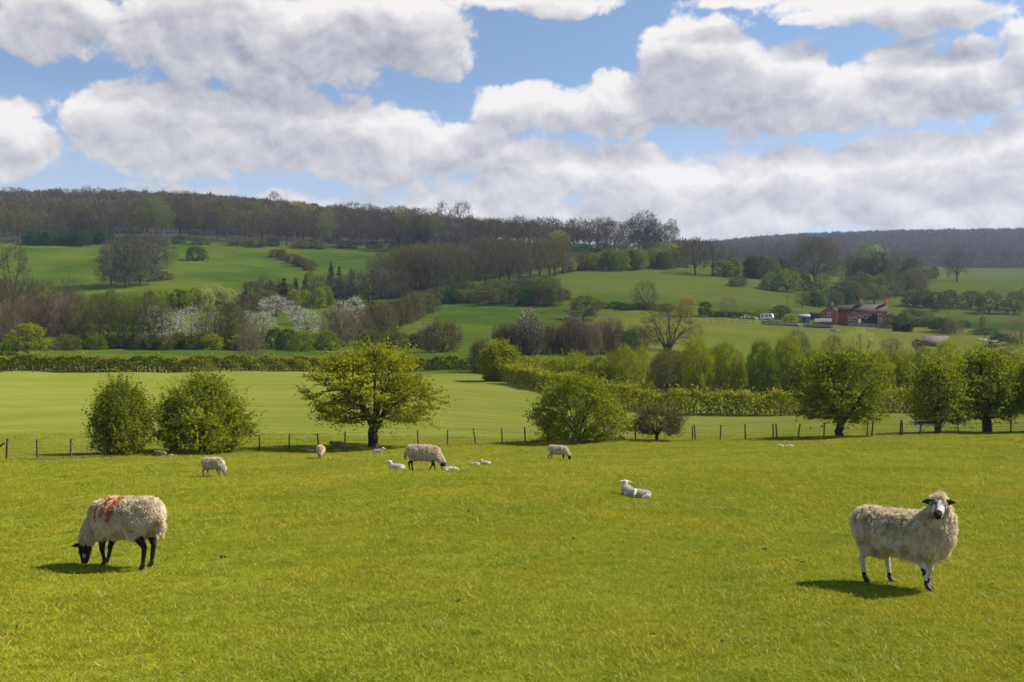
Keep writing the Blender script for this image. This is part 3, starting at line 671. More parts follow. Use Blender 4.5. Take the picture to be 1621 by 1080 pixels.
# woods on the ridge: front trees one by one
def edge_y(px): return float(np.interp(px, [-100, 0, 60, 180, 270, 420, 520, 640, 760, 900, 1010, 1070, 1200], [390, 388, 386, 384, 379, 388, 395, 396, 392, 398, 402, 404, 432]))
W_ = ['wood', 'wood', 'wood_grey', 'wood_green', 'wood', 'wood_bud', 'wood']
for k, (n, db, h) in enumerate(((34, 0, 50), (32, 9, 47), (30, 19, 42))):
    for i in range(n):
        px = -25 + (i + R_.random()) / n * 720; b = edge_y(px) - db - R_.uniform(0, 5)
        b = max(b, float(np.interp(px, [0, 300, 550, 700], [333, 331, 352, 370])) + 4)
        hh = h * R_.uniform(.82, 1.15)
        tp = max(b - hh, float(np.interp(px, [0, 60, 130, 200, 300, 430, 520, 620, 700], [300, 300, 298, 302, 308, 318, 322, 330, 338])))
        grow(R_.choice(W_), 'woodland_tree', px, b, tp, 34 * R_.uniform(.8, 1.15), ('tall woodland tree along the front edge of the ridge wood, left half', 'woodland tree in the second row of the ridge wood, left half', 'woodland tree high in the ridge wood, left half')[k], 'tree', ('front', 'second', 'third')[k] + ' row of the left ridge wood')
grow('oak_grey', 'bare_tree', 434, 345, 304, 34, 'single bare tree standing up above the skyline of the left wood')
grow('round_yellow', 'tree', 476, 350, 320, 52, 'yellowish tree top in the skyline of the left wood')
grow('wood_grey', 'bare_tree', 702, 375, 323, 34, 'left one of the two pale bare trees topping the skyline')
grow('wood_grey', 'bare_tree', 731, 375, 322, 34, 'right one of the two pale bare trees topping the skyline')
for i in range(42):
    px = 625 + (i + R_.random()) / 42 * 430; b = edge_y(px) - (i % 3) * 6
    tp = float(np.interp(px, [620, 700, 800, 860, 930, 1000, 1060], [342, 346, 345, 348, 350, 345, 362])) + R_.uniform(-4, 9)
    grow(R_.choice(['wood_grey', 'wood', 'oak_grey', 'wood']), 'woodland_tree', px, b, tp, 40 * R_.uniform(.8, 1.2), 'dark bare tree on the skyline right of the two pale trees', 'tree', 'skyline trees of the central ridge')
grow('oak_grey', 'bare_tree', 1020, 402, 336, 62, 'biggest bare tree of the skyline, with a broad round head')
grow('oak_grey', 'bare_tree', 946, 398, 347, 34, 'open-crowned bare tree left of the biggest skyline tree')
grow('wood_bud', 'tree', 1064, 402, 350, 22, 'slim light green tree at the right end of the skyline wood')
# central wood
row(['bushy_olive', 'bushy_brown', 'bushy', 'bushy_olive'], 'bush', 605, 850, 15, (473, 458), (456, 440), 28, 'low undergrowth between the trunks of the central wood', 'bush', 'undergrowth of the central wood')
for k, (n, db, h) in enumerate(((17, 0, 78), (15, 16, 72), (14, 30, 60))):
    for i in range(n):
        px = 598 + (i + R_.random()) / n * 300; b = float(np.interp(px, [590, 680, 750, 830, 900], [470, 470, 462, 448, 432])) - db
        tp = max(float(np.interp(px, [590, 640, 700, 800, 900], [408, 390, 382, 378, 380])), b - h * R_.uniform(.85, 1.1)) + R_.uniform(-3, 6)
        grow(R_.choice(['oak', 'oak', 'oak_grey', 'oak']), 'woodland_tree', px, b, tp, 50 * R_.uniform(.8, 1.15), ('brown oak with a clear trunk in the front row of the central wood', 'brown oak in the middle of the central wood', 'brown oak at the back of the central wood')[k], 'tree', ('front', 'middle', 'back')[k] + ' oaks of the central wood')
grow('oak', 'oak_tree', 870, 437, 378, 48, 'brown oak standing apart at the right end of the central wood')
row(['bushy_dark', 'bushy_brown', 'bushy_dark'], 'bush', 860, 1075, 14, (400, 406), (384, 388), 30, 'dark scrub under the skyline trees of the ridge', 'bush', 'scrub under the skyline trees')
grow('round_yellow', 'tree', 885, 398, 366, 34, 'golden yellow tree in front of the skyline wood')
grow('round_fresh', 'tree', 901, 431, 402, 26, 'vivid green tree at the left end of the brow hedge')
row(['round', 'round_olive', 'bushy', 'round_fresh', 'round_brown'], 'tree', 912, 1090, 15, (428, 424), (400, 396), 32, 'green tree in the row along the brow of the central field', 'tree', 'trees along the brow of the central field')
row(['round_fresh', 'round'], 'tree', 1035, 1085, 4, 412, (388, 384), 26, 'light green tree below the right end of the skyline wood', group='light green trees under the skyline end')
for px, b, tp, w, l in ((1100, 436, 378, 46, 'left tree of the bare pair at the right end of the brow'), (1128, 437, 380, 46, 'right tree of the bare pair at the right end of the brow')):
    grow('oak_grey', 'bare_tree', px, b, tp, w, l)
row(['round_dark', 'bushy_dark', 'round'], 'tree', 1140, 1245, 10, (438, 442), (412, 408), 28, 'dark green tree in the hedgerow right of the brow', 'tree', 'dark hedgerow trees right of the brow')
row(['wood_grey', 'wood'], 'bare_tree', 1145, 1330, 12, (426, 422), (392, 374), 36, 'grey bare tree behind the hedgerow right of the brow', group='grey trees behind the right hedgerow')
# right-hand wood above the farm
grow('bigoak', 'oak_tree', 1290, 448, 380, 88, 'very broad dark brown tree above the farmhouse')
for px, b, tp, w, k, l in ((1222, 460, 432, 34, 'round', 'left bush of the three dark green bushes above the farm field'), (1246, 462, 428, 44, 'round', 'middle and largest of the three dark green bushes above the farm field'), (1272, 460, 434, 30, 'round_dark', 'right bush of the three dark green bushes above the farm field'),
                           (1300, 462, 434, 34, 'round', 'green bush under the very broad brown tree'), (1340, 425, 390, 30, 'round_olive', 'yellowish tree right of the very broad brown tree'),
                           (1368, 430, 386, 38, 'round', 'olive tree beside the light green one above the farm'), (1387, 425, 390, 26, 'round_fresh', 'light green rounded tree high in the wood above the farm')):
    grow(k, 'bush' if 'bush' in l else 'tree', px, b, tp, w, l, 'bush' if 'bush' in l else 'tree')
row(['oak', 'oak_olive', 'round_brown', 'oak'], 'oak_tree', 1335, 1460, 11, (452, 460), (402, 408), 40, 'brown-green tree of the wood above the farmhouse', 'tree', 'trees of the wood above the farmhouse')
row(['round_olive', 'oak_olive', 'oak', 'round'], 'tree', 1330, 1465, 10, (474, 470), (438, 428), 34, 'olive tree along the lower edge of the wood above the farmhouse', 'tree', 'lower edge of the wood above the farmhouse')
for px, b, tp, w, k, l in ((1278, 478, 462, 16, 'bushy', 'small bush at the left end of the row behind the farm'), (1300, 478, 462, 24, 'bushy_brown', 'brownish bush in the row behind the farm'), (1322, 477, 453, 26, 'round_dark', 'dark small tree left of the farm chimneys'),
                           (1351, 480, 446, 38, 'round_olive', 'rounded olive tree rising behind the farmhouse roof'), (1384, 482, 450, 40, 'oak_olive', 'wide olive tree behind the right gable chimney')):
    grow(k, 'bush' if 'bush' in l else 'tree', px, b, tp, w, l, 'bush' if 'bush' in l else 'tree')
row(['round_dark', 'round_dark'], 'tree', 1462, 1480, 2, 443, 425, 16, 'small dark tree where the wood meets the far right field', group='small dark trees at the wood corner')
grow('oak_grey', 'bare_tree', 1515, 446, 392, 42, 'solitary dark bare tree on the brow of the far right field')
# orchard right of the farm
row(['round', 'round_olive', 'round_dark', 'oak_olive'], 'tree', 1262, 1345, 6, (486, 484), (462, 458), 26, 'tree close behind the left half of the farmhouse', 'tree', 'trees close behind the farmhouse')
row(['bushy', 'bushy_olive', 'round_dark', 'bushy_dark'], 'bush', 1408, 1530, 9, (516, 522), (498, 506), 26, 'shrub in the rough strip right of the farmhouse', 'bush', 'shrubs right of the farmhouse')
for px, b, tp, w, k, l in ((1446, 486, 459, 36, 'round_olive', 'first orchard tree right of the farmhouse'), (1461, 487, 459, 34, 'round_brown', 'second orchard tree right of the farmhouse'), (1482, 492, 463, 36, 'round_dark', 'dense dark green orchard tree'),
                           (1503, 489, 460, 36, 'round_brown', 'brownish orchard tree right of the dense dark one'), (1536, 489, 461, 36, 'round_brown', 'brownish orchard tree left of the one with a clear leaning trunk'), (1566, 497, 462, 48, 'round_olive', 'orchard tree with a clear leaning trunk and a pool of shade'),
                           (1606, 498, 462, 36, 'round_olive', 'last orchard tree by the right edge'), (1625, 485, 452, 30, 'round_fresh', 'light green tree at the right edge behind the orchard')):
    grow(k, 'orchard_tree', px, b, tp, w, l)
row(['bushy_dark', 'bushy_olive'], 'bush', 1395, 1440, 3, (470, 471), 462, 24, 'low bush by the wall line behind the gable', 'bush', 'low bushes behind the gable')
for px, b, tp, w, k, l in ((1440, 513, 489, 30, 'bushy_dark', 'dark shrub right of the farmhouse gable'), (1464, 513, 492, 26, 'bushy', 'green shrub next to the dark one right of the gable'), (1458, 518, 506, 46, 'bushy_dark', 'low dark hedge-like shrub behind the clipped hedge'),
                           (1490, 527, 505, 36, 'bushy_dark', 'dark green shrub above the brown barn roof'), (1512, 530, 500, 36, 'bare_red', 'rounded russet bare bush above the barn'), (1556, 518, 500, 12, 'bushy', 'tiny green sapling in the field right of the farm'),
                           (1452, 556, 538, 18, 'maroon', 'dark red bush left of the barn roof'), (1560, 530, 520, 40, 'bushy_dark', 'dark low hedge piece beside the lane'), (1585, 548, 530, 44, 'bushy_dark', 'dark hedge piece sloping along the lane'),
                           (1610, 548, 506, 50, 'bare_red', 'brown bare bush near the right edge above the lane'), (1405, 520, 506, 18, 'bushy_brown', 'small brown shrub at the corner of the farm wall'), (1340, 512, 494, 26, 'round_olive', 'olive tree in front of the left wing of the farmhouse'),
                           (1235, 506, 484, 32, 'round_dark', 'dark garden tree beside the white caravan'), (1252, 512, 497, 24, 'bushy_fresh', 'light green garden shrub left of the blue shed'), (1200, 503, 492, 20, 'bushy', 'low green shrub left of the white caravan')):
    nm = 'bush' if k != 'bare_red' else 'bare_tree'
    if 'tree' in l.split()[-1] or 'tree' in l: nm = 'garden_tree'
    grow(k, nm, px, b, tp, w, l, 'tree' if nm == 'garden_tree' else 'bush')
# hedgerow across the middle and single trees of the centre
row(['bushy_olive', 'bushy_dark', 'bushy_olive', 'bushy_brown'], 'bush', 695, 880, 13, (480, 484), (460, 452), 32, 'olive bush in the hedgerow along the top of the central meadow', 'bush', 'bushes along the top of the central meadow', jit=.3)
grow('gorse', 'bush', 893, 475, 458, 24, 'rusty bush in the hedgerow above the lone meadow tree', 'bush')
row(['bushy_olive', 'bushy'], 'bush', 845, 885, 3, 470, 440, 26, 'taller green bush at the corner of the brow field', 'bush', 'taller bushes at the brow field corner')
row(['bushy_dark', 'bushy_brown'], 'bush', 940, 1060, 10, (488, 492), (478, 482), 22, 'low dark bush of the thin hedgerow right of the lone meadow tree', 'bush', 'low hedgerow right of the meadow tree')
grow('round_olive', 'oak_tree', 924, 506, 469, 52, 'lone spreading tree on the central meadow with shade beneath it')
grow('bare', 'bare_tree', 1022, 490, 446, 40, 'faint bare tree standing in the thin hedgerow of the centre')
grow('round_yellow', 'tree', 1087, 502, 471, 34, 'yellow-topped rounded tree at the end of the thin hedgerow')
grow('round_dark', 'bush', 1116, 502, 478, 26, 'dark bush right of the yellow-topped tree', 'bush')
grow('bare_red', 'bare_tree', 1153, 502, 470, 30, 'small bare pinkish tree right of the dark bush')
row('bushy_dark', 'bush', 1125, 1180, 5, 502, 493, 18, 'low dark hedge bush under the small pinkish tree', 'bush', 'low dark bushes left of the farm')
grow('bushy_brown', 'bush', 1168, 453, 438, 34, 'low brown bush patch on the right slope of the brow field', 'bush')
grow('willow', 'willow_tree', 1060, 556, 484, 90, 'large rounded willow with dark leaning limbs in the centre right')
grow('thicket_bl', 'thicket', 836, 562, 499, 38, 'tall upright shrub with white blossom left in the bare thicket', 'thicket')
grow('thicket_bl', 'thicket', 910, 560, 506, 30, 'second white-flecked shrub in the middle of the bare thicket', 'thicket')
row(['thicket', 'thicket_brown'], 'thicket', 780, 980, 12, (560, 562), (524, 512), 32, 'upright reddish-brown bare thicket behind the double hedge', 'thicket', 'bare thickets behind the double hedge')
row(['bushy_dark', 'thicket_brown'], 'thicket', 975, 1020, 3, 560, 520, 34, 'dark scrub between the bare thicket and the large willow', 'thicket', 'dark scrub left of the willow')
# tall bushes behind the right-hand hedge
TB = 'tall green bushes behind the right hedge'
row(['bushy_hedge', 'bushy_fresh', 'bushy_hedge'], 'bush', 862, 1000, 7, None, (572, 556), 34, 'rounded hedge bush behind the second hedge, left of the tall row', 'bush', 'rounded bushes left of the tall row', D=(150, 140)) if False else None
def tall(px, top, w, k, label, D=134, name='bush'):
    grow(k, name, px, None, top, w, label, 'bush' if name == 'bush' else 'tree', None, D=D)
for px, tp, w, k, D, l in ((880, 568, 40, 'bushy_fresh', 142, 'leftmost rounded bush of the row behind the second hedge'), (912, 560, 42, 'bushy_fresh', 140, 'second rounded bush of the row behind the second hedge'),
                           (948, 566, 44, 'bushy_hedge', 136, 'third rounded bush, yellowish, behind the second hedge'), (990, 550, 48, 'tallbush', 134, 'bright yellow-flecked tall bush left of the brownish one'),
                           (1018, 552, 40, 'tallbush', 138, 'tall bush with a flat top just left of the brownish bush'), (1050, 560, 50, 'tallbush_olive', 130, 'brownish tall bush between the bright one and the twin-trunk one'),
                           (1102, 534, 50, 'tallbush', 132, 'tall narrow green bush with a dark trunk, left of two'), (1146, 544, 56, 'tallbush', 134, 'broad tall bush right of the narrow one'),
                           (1205, 542, 52, 'tallbush_mid', 134, 'dense green tall bush left of the gap'), (1248, 536, 60, 'tallbush', 136, 'broad yellow-green tall bush in the middle of the right row'),
                           (1290, 556, 50, 'tallbush_mid', 134, 'dark tall bush behind the tall domed tree'), (1340, 552, 54, 'tallbush_mid', 134, 'tall bush mostly hidden by the domed tree'),
                           (1392, 556, 46, 'tallbush', 134, 'tall bush right of the domed tree'), (1425, 558, 46, 'tallbush', 136, 'tall bush left of the rounded fence tree'),
                           (1465, 552, 50, 'tallbush_mid', 138, 'tall bush peeping over the rounded fence tree'), (1500, 541, 54, 'tallbush', 140, 'bright tall bush behind the two right-hand fence trees'),
                           (1545, 556, 54, 'tallbush_mid', 138, 'tall bush behind the largest right-hand tree'), (1600, 548, 54, 'tallbush', 138, 'tall bush at the right edge behind the trees')):
    tall(px, tp, w, k, l, D)
for px, tp, w, k, D, l in ((1262, 524, 56, 'willow', 190, 'grey-green rounded willow top behind the tall bushes left of the farm'), (1318, 532, 44, 'willow', 185, 'dull grey willow left of the pale glowing one'),
                           (1362, 524, 60, 'willow_pale', 180, 'pale glowing yellow-green willow behind the domed tree'), (1412, 536, 44, 'willow', 190, 'faint olive willow below the farm hedge'), (1436, 545, 34, 'willow_pale', 175, 'small pale willow left of the barn')):
    grow(k, 'willow_tree', px, None, tp, w, l, D=D)

row(['tallbush_mid', 'tallbush', 'tallbush_olive'], 'bush', 1040, 1640, 26, None, (560, 562), 50, 'tall bush in the rear of the row behind the right-hand hedge', 'bush', 'rear of the tall right-hand bush row', D=150)
row(['bushy_fresh', 'bushy_hedge', 'bushy_olive'], 'bush', 850, 1000, 6, None, (576, 566), 34, 'lower bush filling the row behind the second hedge', 'bush', 'low fillers behind the second hedge', D=147)
for i in range(46):
    px = -25 + (i + R_.random()) / 46 * 700; tp = float(np.interp(px, [0, 60, 130, 200, 300, 430, 520, 620, 700], [298, 302, 298, 303, 308, 320, 323, 331, 340])) + R_.uniform(-5, 6)
    grow(R_.choice(['wood_grey', 'wood', 'oak_grey', 'wood_green', 'oak', 'wood_bud']), 'woodland_tree', px, None, tp, 34 * R_.uniform(.8, 1.5), 'crown on the skyline of the left ridge wood', 'tree', 'skyline trees of the left ridge wood', D=R_.uniform(985, 1060))

# ---- far woods that read as one mass: many small crowns in one mesh
def woods(name, label, n, pxr, Dr, h, w, mats, seed, ok=None, per=46):
    rng = np.random.default_rng(seed); D = np.sqrt(rng.uniform(Dr[0] ** 2, Dr[1] ** 2, n)); px = rng.uniform(*pxr, n)
    if ok is not None:
        k = ok(px, D); px, D = px[k], D[k]; n = len(px)
    X = (px - CX) / F * D; Y = D; Z = ground(X, Y)
    hh = h * rng.uniform(.6, 1.35, n); ww = w * rng.uniform(.7, 1.3, n)
    ti = np.repeat(np.arange(n), per); m = len(ti)
    g = unit(rng.normal(size=(m, 3))); g[:, 2] = np.abs(g[:, 2]) * 1.0 - .25; g *= rng.uniform(.6, 1, m)[:, None] ** .5
    c = np.stack([X[ti], Y[ti], Z[ti]], 1) + g * np.stack([ww[ti] / 2, ww[ti] / 2, hh[ti] * .45], 1) + np.stack([0 * X[ti], 0 * X[ti], hh[ti] * .52], 1)
    tip = c + unit(g + rng.normal(size=(m, 3)) * .5 + [0, 0, .5]) * (hh[ti] * .16 * rng.uniform(.6, 1.3, m))[:, None]
    mb = MB(); V, Fc = blades(c - (tip - c) * .5, tip, hh[ti] * .055, rng)
    kind = rng.integers(0, 100, n); mt = np.where(kind < 62, 0, np.where(kind < 86, 1, 2))
    mb.add(V, Fc, mt[ti])
    base = np.stack([X, Y, Z - .5], 1); V, Fc = blades(base, base + np.stack([0 * X, 0 * X, hh * .8], 1), .7, rng); mb.add(V, Fc, 3)
    o = mb.build(name, mats); tag(o, label, 'woodland', kind='stuff'); return o
WM = [M['twig_brown'], M['leaf_brown'], M['leaf_olive'], M['bark_pale']]
woods('woodland', 'mass of brown woodland covering the left ridge behind its front trees', 2300, (-120, 760), (740, 1190), 14, 13, WM, 31,
      ok=lambda px, D: (YH - F * (ground((px - CX) / F * D, D) - CAMZ) / D) < np.interp(px, [-100, 0, 180, 270, 420, 520, 640, 760], [380, 380, 376, 371, 378, 385, 386, 384]), per=90)
woods('woodland', 'dark woodland behind the central skyline trees', 500, (640, 1120), (690, 900), 15, 13, WM, 32, per=90,
      ok=lambda px, D: (YH - F * (ground((px - CX) / F * D, D) - CAMZ) / D) < np.interp(px, [640, 900, 1010, 1120], [388, 392, 396, 424]))
woods('distant_woodland', 'bluish-brown woodland covering the far hill on the right', 6500, (1090, 1900), (1330, 2500), 20, 17, [M['twig_brown'], M['twig_grey'], M['leaf_brown'], M['bark_pale']], 33, per=60)

# ------------------------------------------------------------------ fences
def post(parent, x, y, h, r, lean, rng, square=False):
    z = gz(x, y); mb = MB(); n = 5
    P = np.array([[0, 0, -.3], [0, 0, 0], [lean[0] * .5, lean[1] * .5, h * .5], [lean[0], lean[1], h]]) + [x, y, z]
    mb.tube(P, np.array([r, r * 1.05, r, r * .93]) * rng.uniform(.9, 1.1), 7)
    o = mb.build('post', [M['post_wood']]); o.data.transform(Matrix.Translation(-parent.location)); o.parent = parent; return P[-1]
def fence_line(label, pxs, ys, height, r, seed, wires=(0.12, .3, .5, .72, .98), net=True, ww=.006, leans=None):
    rng = np.random.default_rng(seed); root = None; L = []
    for i, px in enumerate(pxs):
        p = at(px, float(np.interp(px, *ys)));
        if root is None: root = empty('wire_fence', p, 0, label, 'fence')
        ln = (rng.normal() * .05, rng.normal() * .04)
        if leans and px in leans: ln = (leans[px], 0)
        post(root, p[0], p[1], height * rng.uniform(.94, 1.06), r, ln, rng); L.append(p)
    mb = MB()
    for a, b in zip(L[:-1], L[1:]):
        for k in wires:
            t = np.linspace(0, 1, 5)
            P = np.array([[a[0] + (b[0] - a[0]) * u, a[1] + (b[1] - a[1]) * u - .05, 0] for u in t]); P[:, 2] = ground(P[:, 0], P[:, 1]) + k * height - .03 * np.sin(t * 3.14)
            mb.tube(P - np.array(root.location), np.full(5, ww), 4)
        if net:
            d = math.hypot(b[0] - a[0], b[1] - a[1]); m = max(2, int(d / .3))
            for j in range(m):
                u = j / m; x = a[0] + (b[0] - a[0]) * u; y = a[1] + (b[1] - a[1]) * u - .05; g = gz(x, y)
                mb.tube(np.array([[x, y, g + .08], [x, y, g + .72 * height]]) - np.array(root.location), [ww * .6, ww * .6], 4)
    mb.build('wire_netting', [M['wire']], root)
    return root
FY = ([-20, 0, 60, 112, 166, 240, 268, 370, 450, 545, 650, 750, 820, 915, 1006, 1100, 1200, 1280, 1380, 1440, 1530, 1640], [731, 730, 728, 726, 724, 722, 717, 716, 714, 710, 708, 704, 702, 701, 698.5, 699, 697.5, 694, 692, 691, 687.5, 685.5])
fence_line('post and netting fence running across the pasture under the hawthorns', [10, 59, 112, 166, 270, 367, 411, 458, 505, 546, 585, 662, 708, 753, 795, 832, 867, 956, 1006, 1097, 1101, 1140, 1180, 1224, 1230, 1263, 1304, 1373, 1380, 1425, 1429, 1456, 1517, 1556, 1600, 1648],
           FY, 1.15, .055, 3, leans={753: -.18, 505: -.12, 1263: .16, 832: -.08, 1456: .12, 1180: -.03})
def strut():
    p = at(10, 730); root = empty('fence_strut', p, 0, 'slanting wooden strut leaning against the first fence post at the left edge', 'strut')
    mb = MB(); mb.tube([[-.85, -.05, .35], [-.06, -.06, .98]], [.05, .05], 7); mb.tube([[-.85, -.05, -.2], [-.85, -.05, .55]], [.055, .055], 7); mb.build('rail', [M['post_wood']], root)
strut()
fence_line('low fence of small posts in front of the long hedge', list(np.linspace(2, 745, 46)), ([0, 750], [590.5, 588.5]), 1.15, .05, 5, wires=(.3, .95), net=False, ww=.01)
fence_line('faint wooden field fence left of the farm garden', list(np.linspace(1092, 1215, 12)), ([1090, 1215], [510, 512]), 1.3, .08, 6, wires=(.4, .9), net=False, ww=.04)

# ------------------------------------------------------------------ sheep
simple('hide_dark', (.022, .016, .013), .8, .35, 18)
simple('hide_white', (.50, .45, .40), .85, .12, 25)
simple('hide_grey', (.12, .10, .09), .85, .3, 20)
simple('hide_pinkwhite', (.62, .52, .46), .85, .1, 20)
simple('hoof', (.03, .022, .018), .6, .2, 20)
simple('eye_amber', (.03, .018, .008), .2, .1, 20)
def woolmat(name, a, b, c):
    m, N = newmat(name)
    tc = N.n('ShaderNodeTexCoord').outputs['Object']; isl = N.n('ShaderNodeNewGeometry').outputs['Random Per Island']
    cl = N.noise(tc, 5.5, 4, .65); 
    col = N.mix(isl, a, b); col = N.mix(N.ss(cl, .40, .66, 0, .9), col, c)
    d = N.n('ShaderNodeBsdfDiffuse', None, Color=col); t = N.n('ShaderNodeBsdfTranslucent', None, Color=col)
    mx = N.n('ShaderNodeMixShader', None, i0=.3, i1=d.outputs[0], i2=t.outputs[0])
    N.n('ShaderNodeOutputMaterial', None, Surface=mx.outputs[0]); return m
woolmat('wool', (.72, .60, .42), (.88, .79, .61), (.58, .45, .29))
woolmat('wool_lamb', (.62, .56, .50), (.78, .74, .68), (.52, .46, .42))
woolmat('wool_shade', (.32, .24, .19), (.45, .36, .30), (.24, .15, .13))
simple('mark_orange', (.64, .15, .03), .85, .25, 12)
simple('mark_red', (.28, .07, .05), .9, .25, 12)
simple('wool_under', (.33, .27, .19), .95, .15, 12)

def rcone(bm_acc, a, ra, b, rb, sides=14, sy=1.0):
    """tapered capsule"""
    a = np.array(a, float); b = np.array(b, float); d = b - a; L = np.linalg.norm(d) + 1e-9; u = d / L
    n = 5; P = []; R = []
    for k in range(n): th = math.pi / 2 * (1 - k / n); P.append(a - u * ra * math.sin(th)); R.append(max(ra * math.cos(th), .002))
    for k in range(1, 6): P.append(a + d * k / 6); R.append(ra + (rb - ra) * k / 6)
    for k in range(n + 1): th = math.pi / 2 * k / n; P.append(b + u * rb * math.sin(th)); R.append(max(rb * math.cos(th), .002))
    P = np.array(P); P[0] -= u * .0005
    bm_acc.tube(P, R, sides, 0, cap=True); bm_acc.add(np.vstack([P[0:1]]), np.zeros((0, 3), int))

def body_mesh(parts, voxel, tagf, mats):
    acc = MB()
    for (a, ra, b, rb, t) in parts: rcone(acc, a, ra, b, rb)
    me = acc.mesh('tmp'); o = bpy.data.objects.new('tmp', me); C.objects.link(o)
    m = o.modifiers.new('r', 'REMESH'); m.mode = 'VOXEL'; m.voxel_size = voxel; m.use_smooth_shade = True
    s = o.modifiers.new('s', 'SMOOTH'); s.iterations = 3; s.factor = .5
    dg = bpy.context.evaluated_depsgraph_get(); dg.update()
    out = bpy.data.meshes.new_from_object(o.evaluated_get(dg)); bpy.data.objects.remove(o); 
    n = len(out.polygons); c = np.empty(n * 3, np.float32); out.polygons.foreach_get('center', c); c = c.reshape(-1, 3)
    # nearest part decides the region
    best = np.full(n, 1e9); lab = np.zeros(n, int)
    for i, (a, ra, b, rb, t) in enumerate(parts):
        a = np.array(a, float); b = np.array(b, float); d = b - a; tt = np.clip(((c - a) @ d) / (d @ d + 1e-9), 0, 1)
        dist = np.linalg.norm(c - (a + tt[:, None] * d), axis=1) - (ra + (rb - ra) * tt)
        k = dist < best; best[k] = dist[k]; lab[k] = i
    tags = np.array([p[4] for p in parts])[lab]
    mi = tagf(c, tags).astype(np.int32)
    out.materials.clear()
    for m_ in mats: out.materials.append(m_)
    out.polygons.foreach_set('material_index', mi); out.polygons.foreach_set('use_smooth', np.ones(n, bool)); out.update()
    nr = np.empty(n * 3, np.float32); out.polygons.foreach_get('normal', nr); ar = np.empty(n, np.float32); out.polygons.foreach_get('area', ar)
    return out, c, nr.reshape(-1, 3), ar, tags

def head_parts(o, d, up=(0, 0, 1), s=1.0, ears=1.0, droop=.1):
    """o = crown of the skull joint, d = direction of the muzzle"""
    o = np.array(o, float); d = unit(np.array(d, float)); up = np.array(up, float); up = unit(up - d * (up @ d)); side = np.cross(up, d)
    q = lambda x, y, z: tuple(o + (d * x + side * y + up * z) * s)
    P = [(q(0, 0, 0), .078 * s, q(.07, 0, .005), .070 * s, 'h'), (q(.06, 0, .01), .062 * s, q(.185, 0, -.012), .042 * s, 'h'), (q(.17, 0, -.01), .042 * s, q(.215, 0, -.022), .034 * s, 'm'),
         (q(.05, 0, -.05), .050 * s, q(.17, 0, -.045), .030 * s, 'h')]
    for sg in (1, -1):
        P.append((q(.0, sg * .06, .035), .020 * s, q(-.005, sg * .12 * ears, .035 - droop * .05), .026 * s, 'e'))
        P.append((q(-.005, sg * .12 * ears, .035 - droop * .05), .024 * s, q(.005, sg * .175 * ears, .04 - droop * .12), .008 * s, 'e'))
    return P, q

def fleece(c, nr, ar, tags, n, length, width, mats, name, parent, seed, mark=None, only=('w',), down=.9, flow=(0, 0)):
    rng = np.random.default_rng(seed)
    k = np.isin(tags, only); w = ar * k; idx = rng.choice(len(c), n, p=w / w.sum())
    p = c[idx] + rng.normal(size=(n, 3)) * np.sqrt(ar[idx])[:, None] * .5; nn = nr[idx]
    # locks cluster in staples: a shared direction per patch
    cell = np.floor(p / .045).astype(int); h = (cell[:, 0] * 73856093 ^ cell[:, 1] * 19349663 ^ cell[:, 2] * 83492791) % 1000
    tab = rng.normal(size=(1000, 3)); lt = rng.uniform(.6, 1.3, 1000)[h]
    g = np.array([flow[0], flow[1], -1.0])
    d = unit(nn * .75 + g * down * np.clip(1.15 - np.clip(nn[:, 2:3], 0, 1), .25, 1) + tab[h] * .26 + rng.normal(size=(n, 3)) * .16)
    d = unit(d + nn * np.clip(.12 - (d * nn).sum(1, keepdims=True), 0, 1))
    L = (length * lt * rng.uniform(.7, 1.2, n))[:, None]
    s = unit(np.cross(d, nn) + rng.normal(size=(n, 3)) * .3) * width * .5
    r0 = p - nn * .004; r1 = p + d * L * .55 + nn * L * .12; r2 = p + d * L + g * L * .18
    V = np.stack([r0 - s, r0 + s, r1 + s * .9, r1 - s * .9, r2], 1).reshape(-1, 3); b = np.arange(n)[:, None] * 5
    m = np.zeros(n, int) if mark is None else mark(p, nn, rng).astype(int)
    mb = MB(); mb.add(V, np.hstack([b, b + 1, b + 2, b + 3]), m)
    # tips share the two middle vertices
    Vt = V; mb2 = b; mb.f[3].append(np.hstack([b + 3, b + 2, b + 4])); mb.m[3].append(m)
    return mb.build(name, mats, parent)

def legs(spec, r=(.030, .021), dark='l', white=None):
    """spec: (hip, knee/hock, fetlock, hoof) points"""
    P = []
    for (a, ra, b, rb, c, rc, d, t) in spec:
        P += [(a, ra, b, rb, 'w'), (b, rb, c, rc, t), (c, rc * 1.05, d, rc * 1.02, t), (d, .026, (d[0] + .035, d[1], .018), .024, 'f')]
    return P

